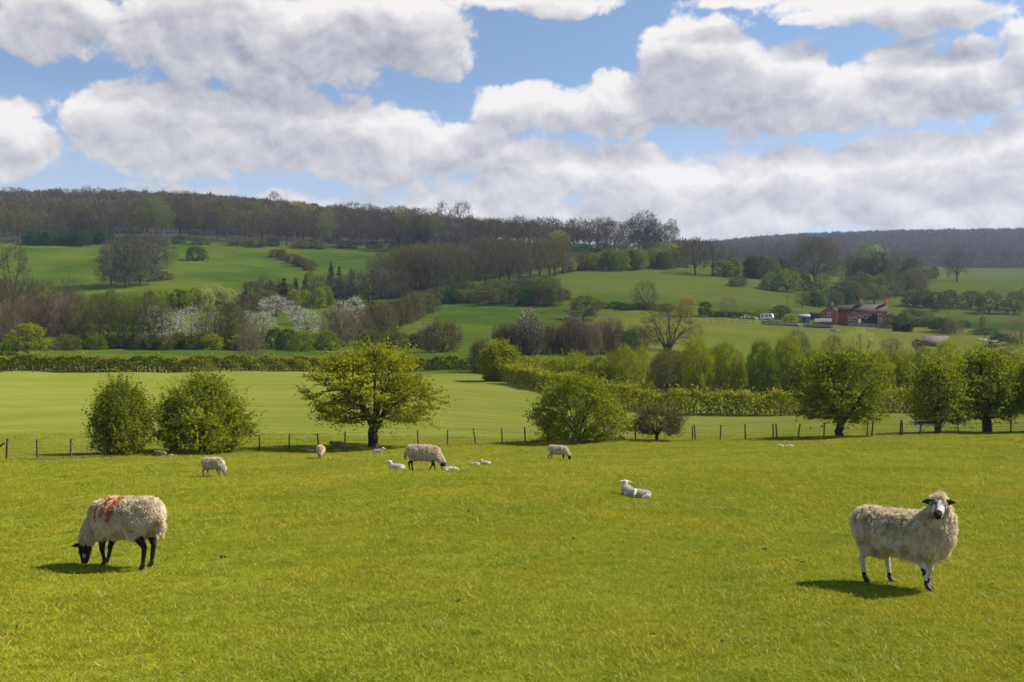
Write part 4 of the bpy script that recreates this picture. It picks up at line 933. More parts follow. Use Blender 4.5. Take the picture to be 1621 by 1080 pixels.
def std_legs(fx=(.27, .30), hx=(-.40, -.46), t='l', fr=.032, hr=.034, zt=0):
    """fx, hx: x of the left / right hooves of fore and hind legs"""
    P = []
    for sg, x in ((1, fx[0]), (-1, fx[1])):
        kx = .27 + (x - .27) * .55
        P += [((.25, sg * .09, .47), .095, (.26, sg * .09, .36), .060, 'w'), ((.26, sg * .09, .36), .048, (kx + .01, sg * .085, .21), fr, t), ((kx + .012, sg * .085, .205), .036, (kx + .006, sg * .085, .18), .026, t), ((kx + .006, sg * .085, .18), .024, (x - .01, sg * .08, .075), .021, t),
              ((x - .01, sg * .08, .075), .025, (x + .025, sg * .08, .025), .029, 'f')]
    for sg, x in ((1, hx[0]), (-1, hx[1])):
        P += [((-.36, sg * .10, .55), .135, (-.33, sg * .115, .42), .085, 'w'), ((-.33, sg * .11, .42), .062, (x - .045, sg * .10, .27), hr, t + '2'), ((x - .045, sg * .10, .27), .032, (x - .015, sg * .095, .08), .022, t),
              ((x - .02, sg * .095, .08), .026, (x + .02, sg * .095, .025), .030, 'f')]
    return P

TORSO = [((-.40, 0, .635), .185, (-.10, 0, .575), .225, 'w'), ((-.10, 0, .575), .225, (.18, 0, .585), .215, 'w'), ((.18, 0, .585), .215, (.34, 0, .60), .165, 'w'), ((-.32, .06, .60), .17, (.1, .05, .53), .19, 'w'), ((-.32, -.06, .60), .17, (.1, -.05, .53), .19, 'w')]
TAIL = [((-.57, 0, .66), .035, (-.625, 0, .52), .032, 'w'), ((-.625, 0, .52), .030, (-.63, 0, .40), .020, 'w')]

def make_sheep(name, loc, heading, parts, label, scale=1.0, voxel=.014, face=None, locks=9000, llen=.065, lw=.012, mats=None, wool=None, mark=None, mark_mats=(), seed=1, cat='sheep', eyes=None, group=None, tilt=0, only=('w',), flow=(0, 0), down=.9):
    # stand square on the sloping turf
    e = .35; sx = (gz(loc[0] + e, loc[1]) - gz(loc[0] - e, loc[1])) / (2 * e); sy = (gz(loc[0], loc[1] + e) - gz(loc[0], loc[1] - e)) / (2 * e)
    up = Vector((-sx, -sy, 1)).normalized(); fw = Vector((math.cos(heading), math.sin(heading), 0)); fw = (fw - up * fw.dot(up)).normalized(); lf = up.cross(fw)
    root = empty(name, (loc[0], loc[1], loc[2] - .012 * scale), heading, label, cat, group); root.scale = (scale,) * 3
    root.rotation_euler = Matrix((fw, lf, up)).transposed().to_euler()
    mats = mats or [M['wool_under'], M['hide_dark'], M['hide_white'], M['hoof'], M['hide_grey']]
    me, c, nr, ar, tags = body_mesh(parts, voxel, face, mats)
    link('body', me, (), root)
    fleece(c, nr, ar, tags, locks, llen, lw, [wool or M['wool'], *mark_mats], 'fleece', root, seed, mark, only, down, flow)
    if eyes:
        for e in eyes:
            mb = MB(); rcone(mb, e, .011, (e[0] + .001, e[1], e[2]), .011, 8); mb.build('eye', [M['eye_amber']], root, True)
    return root

def face_dark(c, t):     # black head and legs
    m = np.zeros(len(c)); m[np.isin(t, ['h', 'm', 'e', 'l', 'l2'])] = 1; m[t == 'f'] = 3; return m

def grazing(side=0, drop=0, reach=0, s=1.0):
    nk = [((.30, 0, .585), .165, (.50 + reach, side * .3, .43), .115, 'w'), ((.50 + reach, side * .3, .43), .115, (.60 + reach, side * .75, .30), .085, 'w')]
    hp, q = head_parts((.625 + reach, side, .255 - drop), (.14, side * .35, -1), (1, 0, .25), 1.0, .95)
    return nk + hp, q

# the ewe on the right, walking, head turned to the viewer
def right_ewe():
    p = at(1430, 928); hd = math.radians(-56)
    cd = Vector((0 - p[0], 0 - p[1], .0)); th = math.atan2(cd[1], cd[0]) - hd      # viewer's direction in her own frame
    fd = np.array([math.cos(th - .08), math.sin(th - .08), -.28])
    nk = [((.30, 0, .62), .185, (.43, -.02, .73), .155, 'w'), ((.43, -.02, .73), .150, (.47, -.05, .85), .105, 'w'), ((.36, 0, .50), .16, (.44, -.03, .62), .16, 'w')]
    hp, q = head_parts((.475, -.055, .90), fd, (0, 0, 1), 1.14, .82); hp.append((q(-.03, 0, .05), .055, q(.03, 0, .062), .036, 'w'))
    parts = TORSO + std_legs(fx=(.24, .34), hx=(-.22, -.40), t='l') + nk + hp + [((-.28, 0, .40), .07, (-.26, 0, .35), .05, 'w')]
    o = np.array(q(0, 0, 0)); f = unit(fd); up = unit(np.array([0, 0, 1]) - f * f[2]); sd = np.cross(up, f)
    def face(c, t):
        m = np.zeros(len(c)); x = (c - o) @ f; y = (c - o) @ sd; z = (c - o) @ up
        m[np.isin(t, ['h'])] = 2; m[t == 'e'] = 1; m[t == 'm'] = 2
        m[(x > .218) & np.isin(t, ['h', 'm'])] = 1
        m[(t == 'h') & (np.abs(y) > .030) & (np.abs(y) < .075) & (x > .015) & (x < .125) & (z > -.02)] = 4
        m[(t == 'h') & (y > -.030) & (y < -.004) & (x > .11) & (z > 0)] = 4
        m[np.isin(t, ['l', 'l2'])] = 2; kn = np.linalg.norm(c - np.array([.31, -.115, .205]), axis=1) < .038; m[kn] = 1
        m[np.isin(t, ['l', 'l2']) & (c[:, 2] < .115)] = 1; m[t == 'f'] = 3
        return m
    r = make_sheep('sheep', p, hd, parts, 'shaggy cream ewe on the right with a black and white face looking at the viewer', voxel=.0125, face=face, locks=42000, llen=.044, lw=.0075, seed=4, scale=.95,
                   eyes=[q(.055, .062, .022), q(.055, -.062, .022)])
    # wool cap on the forehead
    return r
right_ewe()

# the marked ewe on the left, grazing, seen from behind her left flank
def left_ewe():
    p = at(196, 897); hd = math.radians(180 - 30)
    gp, q = grazing(.02, .03, .02)
    parts = TORSO + TAIL + std_legs(fx=(.24, .38), hx=(-.42, -.34)) + gp + [((-.28, 0, .42), .075, (-.26, 0, .38), .06, 'w')]
    def face(c, t):
        m = face_dark(c, t); o = np.array(q(0, 0, 0)); x = o[2] - c[:, 2]
        m[(t == 'h') & (np.abs(c[:, 1] - o[1]) > .035) & (x > .10) & (x < .15) & (c[:, 0] < o[0] - .01)] = 2; return m
    def mark(c, n, rng):
        # three raddle streaks on the left side of the back
        y = c[:, 1] > .02; z = c[:, 2]; m = np.zeros(len(c), bool)
        for x0, w, z0, z1 in ((-.03, .055, .56, .82), (.12, .040, .60, .80), (.235, .030, .50, .79)):
            xx = c[:, 0] - (z - .72) * .08
            m |= (np.abs(xx - x0) < w * rng.uniform(.6, 1.1, len(c))) & (z > z0) & (z < z1) & y
        m &= rng.random(len(c)) < .86
        return m
    make_sheep('sheep', p, hd, parts, 'grazing ewe with a black head and three orange paint streaks on her back', voxel=.0125, face=face, locks=40000, llen=.030, lw=.0075, seed=5, mark=mark, mark_mats=[M['mark_orange']],
               eyes=[q(.05, .06, .02), q(.05, -.06, .02)])
left_ewe()

def mid_ewe():
    p = at(672, 746); hd = math.radians(-14)
    gp, q = grazing(-.02, .0, -.02)
    parts = TORSO + TAIL + std_legs(fx=(.16, .38), hx=(-.50, -.34)) + gp
    def face(c, t):
        m = face_dark(c, t); o = np.array(q(0, 0, 0)); x = o[2] - c[:, 2]; m[(t == 'h') & (x > .10) & (x < .16) & (np.abs(c[:, 1] - o[1]) > .028)] = 2; return m
    make_sheep('sheep', p, hd, parts, 'woolly cream ewe with dark legs and head grazing in the middle of the pasture', scale=1.03, voxel=.016, face=face, locks=18000, llen=.038, lw=.012, seed=6)
mid_ewe()

def far_ewe(px, py, hpx, hd, label, seed, side=0., dark=True, mats=None, fx=(.24, .32), hx=(-.40, -.48), mark=None, mm=(), reach=0):
    p = at(px, py); sc_ = hpx * p[1] / F / .86
    gp, q = grazing(side, .0, reach)
    parts = TORSO + std_legs(fx=fx, hx=hx) + gp
    def face(c, t):
        m = face_dark(c, t)
        if not dark: m[np.isin(t, ['l', 'l2'])] = 4; m[(t == 'h')] = 2; m[(t == 'h') & (np.abs(c[:, 1] - side) < .02)] = 1
        return m
    make_sheep('sheep', p, math.radians(hd), parts, label, scale=sc_, voxel=.022, face=face, locks=4000, llen=.045, lw=.026, seed=seed, mark=mark, mark_mats=mm)
far_ewe(339, 755, 33, -28, 'plump ewe with white cheeks grazing below the large dark left bush', 7, side=-.04, dark=False)
far_ewe(507, 727, 23.5, -78, 'ewe grazing head-on with her face to the viewer, left of the hawthorn trunk', 8, dark=False)
far_ewe(884, 729, 25.5, -24, 'small ewe grazing to the right, in front of the multi-stemmed bush', 9, dark=True)

# ewes lying in the tree shade
def lying_ewe(px, py, hpx, hd, label, seed, mark=None, mm=()):
    p = at(px, py); sc_ = hpx * p[1] / F / .62
    B_ = [((-.38, 0, .22), .19, (-.05, 0, .25), .235, 'w'), ((-.05, 0, .25), .235, (.28, 0, .26), .20, 'w'), ((-.3, .08, .17), .16, (.2, .08, .17), .17, 'w'), ((-.3, -.08, .17), .16, (.2, -.08, .17), .17, 'w'),
          ((.28, 0, .28), .17, (.46, 0, .42), .10, 'w'), ((.30, .12, .10), .07, (.48, .12, .04), .03, 'l'), ((-.30, .20, .10), .07, (-.12, .24, .04), .03, 'l'), ((.30, -.12, .10), .07, (.45, -.12, .04), .03, 'l'), ((-.30, -.20, .10), .07, (-.12, -.24, .04), .03, 'l')]
    hp, q = head_parts((.50, 0, .47), (1, .15, -.35), (0, 0, 1), 1.0, 1.0)
    make_sheep('sheep', p, math.radians(hd), B_ + hp, label, scale=sc_, voxel=.024, face=face_dark, locks=3000, llen=.04, lw=.028, wool=M['wool_shade'], seed=seed, mark=mark, mark_mats=mm, cat='sheep')
lying_ewe(537, 711, 15, 172, 'ewe lying in the shade of the dome-shaped hawthorn with a reddish mark on her flank', 10, mark=lambda c, n, rng: (np.abs(c[:, 0] + .02) < .13 * rng.uniform(.7, 1.1, len(c))) & (c[:, 2] > .12) & (c[:, 2] < .43), mm=[M['mark_red']])
lying_ewe(253, 722, 12, 176, 'dark-headed ewe lying in the shade between the two left bushes', 11)

# lambs
LM = [M['wool_lamb'], M['hide_dark'], M['hide_pinkwhite'], M['hoof'], M['hide_pinkwhite']]
def lface(c, t):
    m = np.zeros(len(c)); m[np.isin(t, ['h', 'm', 'e', 'l', 'l2'])] = 2; m[t == 'f'] = 4; return m
def lamb_lying(px, py, lpx, hd, label, seed, head='up', hdir=(1, 0, -.2), vox=.012, n=2500, group=None):
    """lpx: body length in photo pixels"""
    p = at(px, py); sc_ = lpx * p[1] / F / .56
    B_ = [((-.18, 0, .10), .095, (.02, 0, .115), .105, 'w'), ((.02, 0, .115), .105, (.17, 0, .12), .085, 'w'), ((-.16, .07, .07), .07, (-.03, .10, .035), .028, 'l'), ((-.16, -.07, .07), .07, (-.03, -.10, .035), .028, 'l'),
          ((.15, .05, .06), .045, (.27, .05, .025), .02, 'l'), ((.15, -.05, .06), .045, (.25, -.05, .025), .02, 'l')]
    if head == 'up':
        B_ += [((.15, 0, .14), .075, (.215, 0, .245), .048, 'w')]; ho = (.225, 0, .275)
    elif head == 'low':
        B_ += [((.15, 0, .12), .07, (.235, .02, .13), .05, 'w')]; ho = (.26, .03, .13)
    else:   # curled back along the flank
        B_ += [((.14, .02, .13), .07, (.16, .09, .17), .055, 'w')]; ho = (.16, .12, .19)
    hp, q = head_parts(ho, hdir, (0, 0, 1), .72, 1.25, .3)
    make_sheep('lamb', p, math.radians(hd), B_ + hp, label, scale=sc_, voxel=vox, face=lface, locks=n, llen=.014, lw=.010, mats=LM, wool=M['wool_lamb'], seed=seed, cat='lamb', group=group)
def lamb_standing(px, py, hpx, hd, label, seed):
    p = at(px, py); sc_ = hpx * p[1] / F / .50
    T = [((-.16, 0, .32), .085, (.0, 0, .325), .09, 'w'), ((.0, 0, .325), .09, (.14, 0, .33), .085, 'w'), ((.14, 0, .36), .07, (.22, 0, .44), .048, 'w'), ((-.24, 0, .34), .02, (-.27, 0, .22), .016, 'w')]
    for sg, x in ((1, .12), (-1, .17)): T += [((.13, sg * .045, .27), .045, (.135, sg * .045, .17), .022, 'l'), ((.135, sg * .045, .17), .019, (x, sg * .045, .03), .015, 'l'), ((x, sg * .045, .03), .019, (x + .02, sg * .045, .015), .016, 'f')]
    for sg, x in ((1, -.22), (-1, -.16)): T += [((-.17, sg * .05, .28), .06, (-.21, sg * .05, .17), .022, 'l'), ((-.21, sg * .05, .17), .019, (x, sg * .05, .03), .015, 'l'), ((x, sg * .05, .03), .019, (x + .02, sg * .05, .015), .016, 'f')]
    hp, q = head_parts((.235, 0, .46), (1, 0, -.3), (0, 0, 1), .6, 1.1, .3)
    make_sheep('lamb', p, math.radians(hd), T + hp, label, scale=sc_, voxel=.012, face=lface, locks=2500, llen=.012, lw=.012, mats=LM, wool=M['wool_lamb'], seed=seed, cat='lamb')
lamb_lying(994, 785, 42, 102, 'lamb lying with its head up and ears spread, left one of the resting pair', 20, 'up', (1, .1, -.15), vox=.008, n=5000)
lamb_lying(1013, 788, 36, 187, 'lamb curled up with its head tucked down, right one of the resting pair', 21, 'curl', (.35, .8, -.5), vox=.008, n=5000)
lamb_lying(628, 744, 27, 175, 'white lamb lying behind the hind legs of the big middle ewe', 22, 'up', (1, .2, -.15))
lamb_lying(712, 746.5, 22, 10, 'white lamb lying behind the head of the big middle ewe', 23, 'low', (1, .3, -.4))
lamb_lying(753, 737, 13, 178, 'left lamb of the two lying right of the big middle ewe', 24, 'low')
lamb_lying(769, 736, 16, 176, 'right lamb of the two lying right of the big middle ewe', 25, 'up')
lamb_lying(493, 715, 10, 172, 'white lamb lying at the edge of the shade left of the head-on ewe', 26, 'low')
lamb_standing(599, 723, 15, 4, 'small lamb standing on thin legs below the hawthorn trunk', 27)
lamb_lying(1236, 708, 10, 178, 'left one of the two tiny lambs lying below the right part of the fence', 28, 'up')
lamb_lying(1250, 708, 11, 185, 'right one of the two tiny lambs lying below the right part of the fence', 29, 'low')
lamb_lying(271, 722, 8, 160, 'pale lamb lying against the shaded ewe between the left bushes', 30, 'low')

# ------------------------------------------------------------------ farmhouse and what stands round it
simple('brick_red', (.27, .10, .062), .9, .3, 1.6); simple('brick_orange', (.50, .16, .07), .9, .22, 1.6)
simple('tile_dark', (.07, .048, .046), .85, .25, 2.2); simple('tile_pale', (.24, .205, .18), .8, .15, 2.0)
simple('white_paint', (.75, .74, .72), .6, .06, 4); simple('glass_dark', (.03, .035, .045), .15, .1, 4)
simple('stone_wall', (.22, .19, .15), .95, .35, 1.5); simple('shed_blue', (.10, .15, .20), .7, .15, 2); simple('board_dark', (.05, .045, .05), .9, .3, 2)
simple('caravan_white', (.72, .72, .70), .45, .06, 2); simple('barn_roof', (.13, .10, .08), .9, .2, 1.2); simple('rubble', (.30, .22, .18), .95, .4, 1.5); simple('chimney_pot', (.32, .14, .09), .9, .2, 4)

def gabled(parent, x0, x1, y0, y1, h, ridge, wall, roof, axis='x', over=.25, z0=-1.2, wname='wall', gable=None):
    """walls with gables and an overhanging pitched roof; ridge along the given axis"""
    mb = MB(); R = lambda a, b, c: (a, b, c) if axis == 'x' else (b, a, c)
    if axis == 'y': x0, x1, y0, y1 = y0, y1, x0, x1
    ym = (y0 + y1) / 2
    V = [R(x0, y0, z0), R(x1, y0, z0), R(x1, y1, z0), R(x0, y1, z0), R(x0, y0, h), R(x1, y0, h), R(x1, y1, h), R(x0, y1, h), R(x0, ym, ridge), R(x1, ym, ridge)]
    mb.add(V, [(0, 1, 5, 4), (2, 3, 7, 6)]); mb.add(V, [(1, 2, 6, 5), (3, 0, 4, 7)], 1 if gable else 0); mb.add(V, [(5, 6, 9), (7, 4, 8)], 1 if gable else 0)
    w = mb.build(wname, [wall, gable] if gable else [wall], parent)
    mb = MB(); s = (ridge - h) / (ym - y0); e = .12
    for ya, sg in ((y0, 1), (y1, -1)):
        yo = ya - sg * over; zo = h - over * s
        V = [R(x0 - over, yo, zo + .05), R(x1 + over, yo, zo + .05), R(x1 + over, ym, ridge + .05), R(x0 - over, ym, ridge + .05)]
        V += [(a, b, c + e) for a, b, c in V]
        mb.add(V, [(0, 1, 2, 3), (4, 5, 6, 7), (0, 1, 5, 4), (1, 2, 6, 5), (3, 0, 4, 7), (2, 3, 7, 6)])
    r = mb.build('roof', [roof], parent); return w, r
def window(parent, x, y, z, w=1.1, h=1.2, axis='y', sgn=-1, name='window', mul=2):
    """white frame standing 5 cm proud of the wall with dark panes"""
    f = MB(); t = .12
    def bx(a0, a1, z0, z1, d0, d1, mb, m=0):
        if axis == 'y': mb.box(a0, a1, y + sgn * d1, y + sgn * d0, z0, z1, m)
        else: mb.box(x + sgn * d0, x + sgn * d1, a0, a1, z0, z1, m)
    c = x if axis == 'y' else y
    bx(c - w / 2, c + w / 2, z, z + t, .003, .07, f); bx(c - w / 2, c + w / 2, z + h - t, z + h, .003, .07, f)
    bx(c - w / 2, c - w / 2 + t, z + t, z + h - t, .003, .07, f); bx(c + w / 2 - t, c + w / 2, z + t, z + h - t, .003, .07, f)
    for k in range(1, mul): cc = c - w / 2 + w * k / mul; bx(cc - .04, cc + .04, z + t, z + h - t, .003, .065, f)
    o = f.build(name, [M['white_paint']], parent)
    p = MB(); bx(c - w / 2 + t, c + w / 2 - t, z + t, z + h - t, .004, .03, p); p.build('pane', [M['glass_dark']], o); return o
def chimney(roof, x, y, z, h, w=.9, m='brick_red'):
    mb = MB(); mb.box(x - w / 2, x + w / 2, y - w / 2, y + w / 2, z, z + h); mb.box(x - w / 2 - .1, x + w / 2 + .1, y - w / 2 - .1, y + w / 2 + .1, z + h + .002, z + h + .2)
    o = mb.build('chimney', [M[m]], roof)
    mb = MB()
    for dx in (-.22, .22): mb.tube([[x + dx, y, z + h + .2], [x + dx, y, z + h + .75]], [.15, .12], 8)
    mb.build('chimney_pot', [M['chimney_pot']], o); return o
def farmhouse():
    p = at(1327, 514); s = p[1] / F; T = math.radians(-20)
    r = empty('farmhouse', p, T, 'red brick farmhouse with chimneys, an ivy-clad front and a bright gable end', 'house')
    Lm = 68 * s / math.cos(T); h = 19.5 * s; rd = 31 * s
    w, rf = gabled(r, 0, Lm, 0, 7.2, h, rd, M['brick_red'], M['tile_dark'], gable=M['brick_orange'])
    chimney(rf, Lm - .5, 3.6, rd - .9, 2.9, 1.0, 'brick_orange'); chimney(rf, Lm * .46, 3.6, rd - .7, 2.6, 1.3, 'tile_pale')
    # left cross wing, gable to the front
    w2, rf2 = gabled(r, -6.6, .05, -2.6, 6.5, h * .92, rd * .93, M['brick_red'], M['tile_dark'], axis='y', wname='wing_wall')
    chimney(rf2, -2.6, 4.8, rd * .86, 2.3, .9, 'tile_pale')
    # low front extension with a pale slate roof
    w3, rf3 = gabled(r, 3.2, 8.6, -4.6, -.02, 10.5 * s, 19.0 * s, M['brick_red'], M['tile_pale'], axis='y', wname='extension_wall', over=.2)
    for x, z in ((Lm * .56, h - 2.6), (Lm * .70, h - 2.8), (Lm * .86, h - 2.5)): window(r, x, 0, z, 1.3, 1.5)
    window(r, Lm * .86, 0, .5, 1.3, 1.5); window(r, 4.4, -4.6, 1.1, 1.0, 1.2); window(r, 6.2, -4.6, 1.1, .9, 1.3, mul=1); window(r, -3.3, -2.6, 3.2, 1.2, 1.4); window(r, Lm, 3.2, 3.3, .9, 1.3, axis='x', sgn=1)
    mb = MB(); mb.box(7.3, 8.15, -4.68, -4.604, -.6, 1.75); mb.build('door', [M['white_paint']], r)
    # ivy
    rng = np.random.default_rng(3); n = 4200; x = rng.uniform(Lm * .48, Lm * .80, n); z = rng.uniform(0, 1, n) ** 1.0 * (h * .8) * (.7 + .3 * np.sin(x * 1.1)); y = -rng.uniform(.02, .35, n)
    mb = MB(); V, Fc = quads(np.stack([x, y, z], 1), .2, rng); mb.add(V, Fc); mb.build('ivy', [M['leaf_dark']], r)
farmhouse()
def wall_line(name, label, px0, py0, px1, py1, h, t, mat, cap=None):
    a = at(px0, py0); b = at(px1, py1); n = 12; r = empty(name, a, 0, label, 'wall'); mb = MB(); d = Vector((b[0] - a[0], b[1] - a[1], 0)).normalized(); nn = Vector((-d[1], d[0], 0)) * t / 2
    rows = []
    for i in range(n + 1):
        u = i / n; x = a[0] + (b[0] - a[0]) * u; y = a[1] + (b[1] - a[1]) * u; z = gz(x, y); o = np.array(a)
        rows.append([np.array((x - nn[0], y - nn[1], z - .6)) - o, np.array((x + nn[0], y + nn[1], z - .6)) - o, np.array((x + nn[0], y + nn[1], z + h)) - o, np.array((x - nn[0], y - nn[1], z + h + .05 * math.sin(i * 3))) - o])
    V = np.array(rows).reshape(-1, 3); Fc = []
    for i in range(n):
        for k in range(4): Fc.append((4 * i + k, 4 * i + (k + 1) % 4, 4 * i + 4 + (k + 1) % 4, 4 * i + 4 + k))
    Fc += [(0, 1, 2, 3), (4 * n, 4 * n + 1, 4 * n + 2, 4 * n + 3)]
    mb.add(V, Fc); mb.build('masonry', [mat], r)
    mb = MB(); V2 = V.copy().reshape(-1, 4, 3); top = np.stack([V2[:, 3] + [0, -.06, .004], V2[:, 2] + [0, .06, .004], V2[:, 2] + [0, .06, .12], V2[:, 3] + [0, -.06, .12]], 1).reshape(-1, 3); mb.add(top, Fc); mb.build('coping', [cap or mat], r)
wall_line('garden_wall', 'low stone garden wall left of the farmhouse', 1206, 514, 1266, 517, 1.3, .5, M['stone_wall'])
wall_line('garden_wall', 'dark boarded garden wall in front of the washing line', 1272, 518, 1318, 520, 1.1, .4, M['board_dark'])
wall_line('garden_wall', 'grey stone wall in front of the farmhouse front door', 1342, 516, 1398, 519, 1.1, .5, M['stone_wall'])
def shed():
    p = at(1272, 511); r = empty('shed', p, math.radians(-8), 'blue-grey garden shed with a pale end, left of the washing line', 'shed')
    gabled(r, -2.2, 2.2, -1.5, 1.5, 2.3, 3.1, M['shed_blue'], M['tile_pale'], z0=-.5); mb = MB(); mb.box(-.5, .4, -1.56, -1.504, .05, 1.95); mb.build('door', [M['board_dark']], r)
    p = at(1302, 507); r = empty('shed', p, math.radians(-10), 'long low dark shed behind the washing line, joined to the farmhouse', 'shed')
    gabled(r, -4.6, 4.2, 0, 3, 2.3, 3.3, M['board_dark'], M['tile_dark'], z0=-.8); mb = MB(); mb.box(-1, .2, -.06, -.004, .05, 2.0); mb.build('door', [M['brick_red']], r)
shed()
def caravan():
    p = at(1214, 507); r = empty('caravan', p, math.radians(-28), 'white caravan parked beside the dark garden tree', 'caravan')
    mb = MB(); prof = [(-2.4, .45), (2.3, .45), (2.6, 1.1), (2.2, 2.25), (1.8, 2.5), (-1.9, 2.5), (-2.4, 2.1)]
    n = len(prof); V = [(x, -1.05, z) for x, z in prof] + [(x, 1.05, z) for x, z in prof] + [(0, -1.05, 1.4), (0, 1.05, 1.4)]
    mb.add(V, [(i, (i + 1) % n, n + (i + 1) % n, n + i) for i in range(n)]); mb.add(V, [(i, (i + 1) % n, 2 * n) for i in range(n)] + [(n + i, n + (i + 1) % n, 2 * n + 1) for i in range(n)])
    mb.build('body', [M['caravan_white']], r)
    for x in (-1.5, .1, 1.5): mb = MB(); mb.box(x - .4, x + .4, -1.10, -1.053, 1.3, 1.95); mb.build('window', [M['glass_dark']], r)
    for y in (-.95, .95): mb = MB(); mb.tube([[0, y - .1, .33], [0, y + .1, .33]], [.33, .33], 12); mb.build('wheel', [M['board_dark']], r)
    mb = MB(); mb.tube([[2.3, 0, .5], [3.4, 0, .45]], [.05, .05], 6); mb.build('tow_bar', [M['wire']], r)
caravan()
def washing():
    p = at(1303, 514); r = empty('washing_line', p, math.radians(-6), 'washing line strung between two posts in the farm garden', 'washing line')
    for x in (-3.4, 3.4): mb = MB(); mb.tube([[x, 0, -.3], [x, 0, 2.5]], [.06, .05], 6); mb.build('post', [M['post_wood']], r)
    mb = MB(); t = np.linspace(-3.4, 3.4, 11); mb.tube(np.stack([t, 0 * t, 2.42 - .18 * (1 - (t / 3.4) ** 2)], 1), np.full(11, .015), 4); mb.build('line', [M['wire']], r)
    c, s_ = math.cos(r.rotation_euler[2]), math.sin(r.rotation_euler[2])
    for i, x in enumerate((-2.45, -.8, .85, 2.45)):
        rng = np.random.default_rng(i); n = 9; xs = np.linspace(-.78, .78, n); V = []
        for k in range(5):
            for j in range(n): V.append((xs[j], .05 * math.sin(xs[j] * 7 + i + k * .5) * k / 2, 2.27 + .04 * abs(xs[j]) - k * .32))
        Fc = [(k * n + j, k * n + j + 1, (k + 1) * n + j + 1, (k + 1) * n + j) for k in range(4) for j in range(n - 1)]
        mb = MB(); mb.add(V, Fc); o = mb.build('bed_sheet', [M['white_paint']])
        m = o.modifiers.new('cloth', 'SOLIDIFY'); m.thickness = .01
        o.location = (p[0] + x * c, p[1] + x * s_, p[2]); o.rotation_euler = (0, 0, r.rotation_euler[2])
        tag(o, ('white sheet hanging at the left end of the washing line', 'second white sheet from the left on the washing line', 'third white sheet from the left on the washing line', 'white sheet hanging at the right end of the washing line')[i], 'laundry', 'white sheets on the washing line')
washing()
def barn():
    p = at(1480, 549); r = empty('barn', (p[0], p[1], p[2]), math.radians(-26), 'low barn with a plain brown roof below the farm on the right', 'barn'); s = p[1] / F
    gabled(r, -18.5 * s, 18 * s, 0, 9, 3.5 * s, 17 * s, M['barn_roof'], M['barn_roof'], z0=-1); mb = MB(); mb.box(-1.5, 1.5, -.06, -.004, -.9, .8); mb.build('door', [M['board_dark']], r)
barn()
def pole(px, py, top, label, r0=.16):
    p = at(px, py); h = (py - top) * p[1] / F; r = empty('utility_pole', p, 0, label, 'pole')
    mb = MB(); mb.tube([[0, 0, -.5], [0, 0, h]], [r0, r0 * .75], 8); mb.build('shaft', [M['bark_pale']], r)
    mb = MB(); mb.box(-.8, .8, -.06 - r0, .06 - r0, h - .6, h - .45); mb.build('crossarm', [M['bark_pale']], r)
pole(628, 473, 432, 'tall utility pole standing before the central wood'); pole(1246, 498, 467, 'thin utility pole above the garden of the farm'); pole(1443, 516, 485, 'thin utility pole right of the farmhouse'); pole(1502, 505, 484, 'short utility pole in the field right of the orchard'); pole(518, 455, 442, 'pale short pole among the dark conifers')
pole(1617, 545, 520, 'utility pole near the right edge above the lane')
def clipped_hedge():
    a = at(1413, 524); b = at(1445, 526); hedge('clipped_hedge', [a, b], 2.5, 1.6, 'dark square-clipped hedge right of the farm wall', (M['leaf_dark'], M['bark']), 41, leaf=.28, dens=120, rag=.05)
clipped_hedge()
# the lane coming down on the right
def lane():
    pts = [(1555, 537), (1568, 539), (1580, 543), (1592, 550), (1604, 558), (1625, 566)]
    L = [at(*q) for q in pts]; V = []; Fc = []
    t = np.linspace(0, len(L) - 1, 30); P = np.array([tuple(v) for v in L]); X = np.interp(t, range(len(L)), P[:, 0]); Y = np.interp(t, range(len(L)), P[:, 1])
    d = unit(np.stack([np.gradient(X), np.gradient(Y)], 1)); 
    for k in (-1, -.33, .33, 1):
        x = X - d[:, 1] * 2.2 * k; y = Y + d[:, 0] * 2.2 * k; V.append(np.stack([x, y, ground(x, y) + .12], 1))
    V = np.stack(V, 1).reshape(-1, 3); Fc = [(4 * i + k, 4 * i + k + 1, 4 * i + k + 5, 4 * i + k + 4) for i in range(29) for k in range(3)]
    mb = MB(); mb.add(V, Fc); o = mb.build('lane', [M['stone_wall']]); tag(o, kind='structure')
lane()
def rubble():
    p = at(1178, 505); rng = np.random.default_rng(8); mb = MB()
    for i in range(60):
        c = np.array([rng.normal() * 2.2, rng.normal() * .8, abs(rng.normal()) * .45]); s = rng.uniform(.2, .5); R = Matrix.Rotation(rng.uniform(0, 3), 4, 'Z') @ Matrix.Rotation(rng.uniform(-.5, .5), 4, 'X')
        mb.box(-s, s, -s * .7, s * .7, -s * .5, s * .5, int(rng.random() < .2), Matrix.Translation(c) @ R)
    o = mb.build('rubble_heap', [M['rubble'], M['caravan_white']]); o.location = p; tag(o, 'heap of reddish rubble and pale scraps left of the caravan', 'rubble heap')
rubble()
def trough():
    p = at(1322, 525); mb = MB(); mb.box(-1.6, 1.6, -.5, .5, -.1, .5); mb.box(-1.7, 1.7, -.6, .6, .503, .6); o = mb.build('water_trough', [M['stone_wall']]); o.location = p; tag(o, 'small dark water trough in the field below the farmhouse', 'trough')
trough()

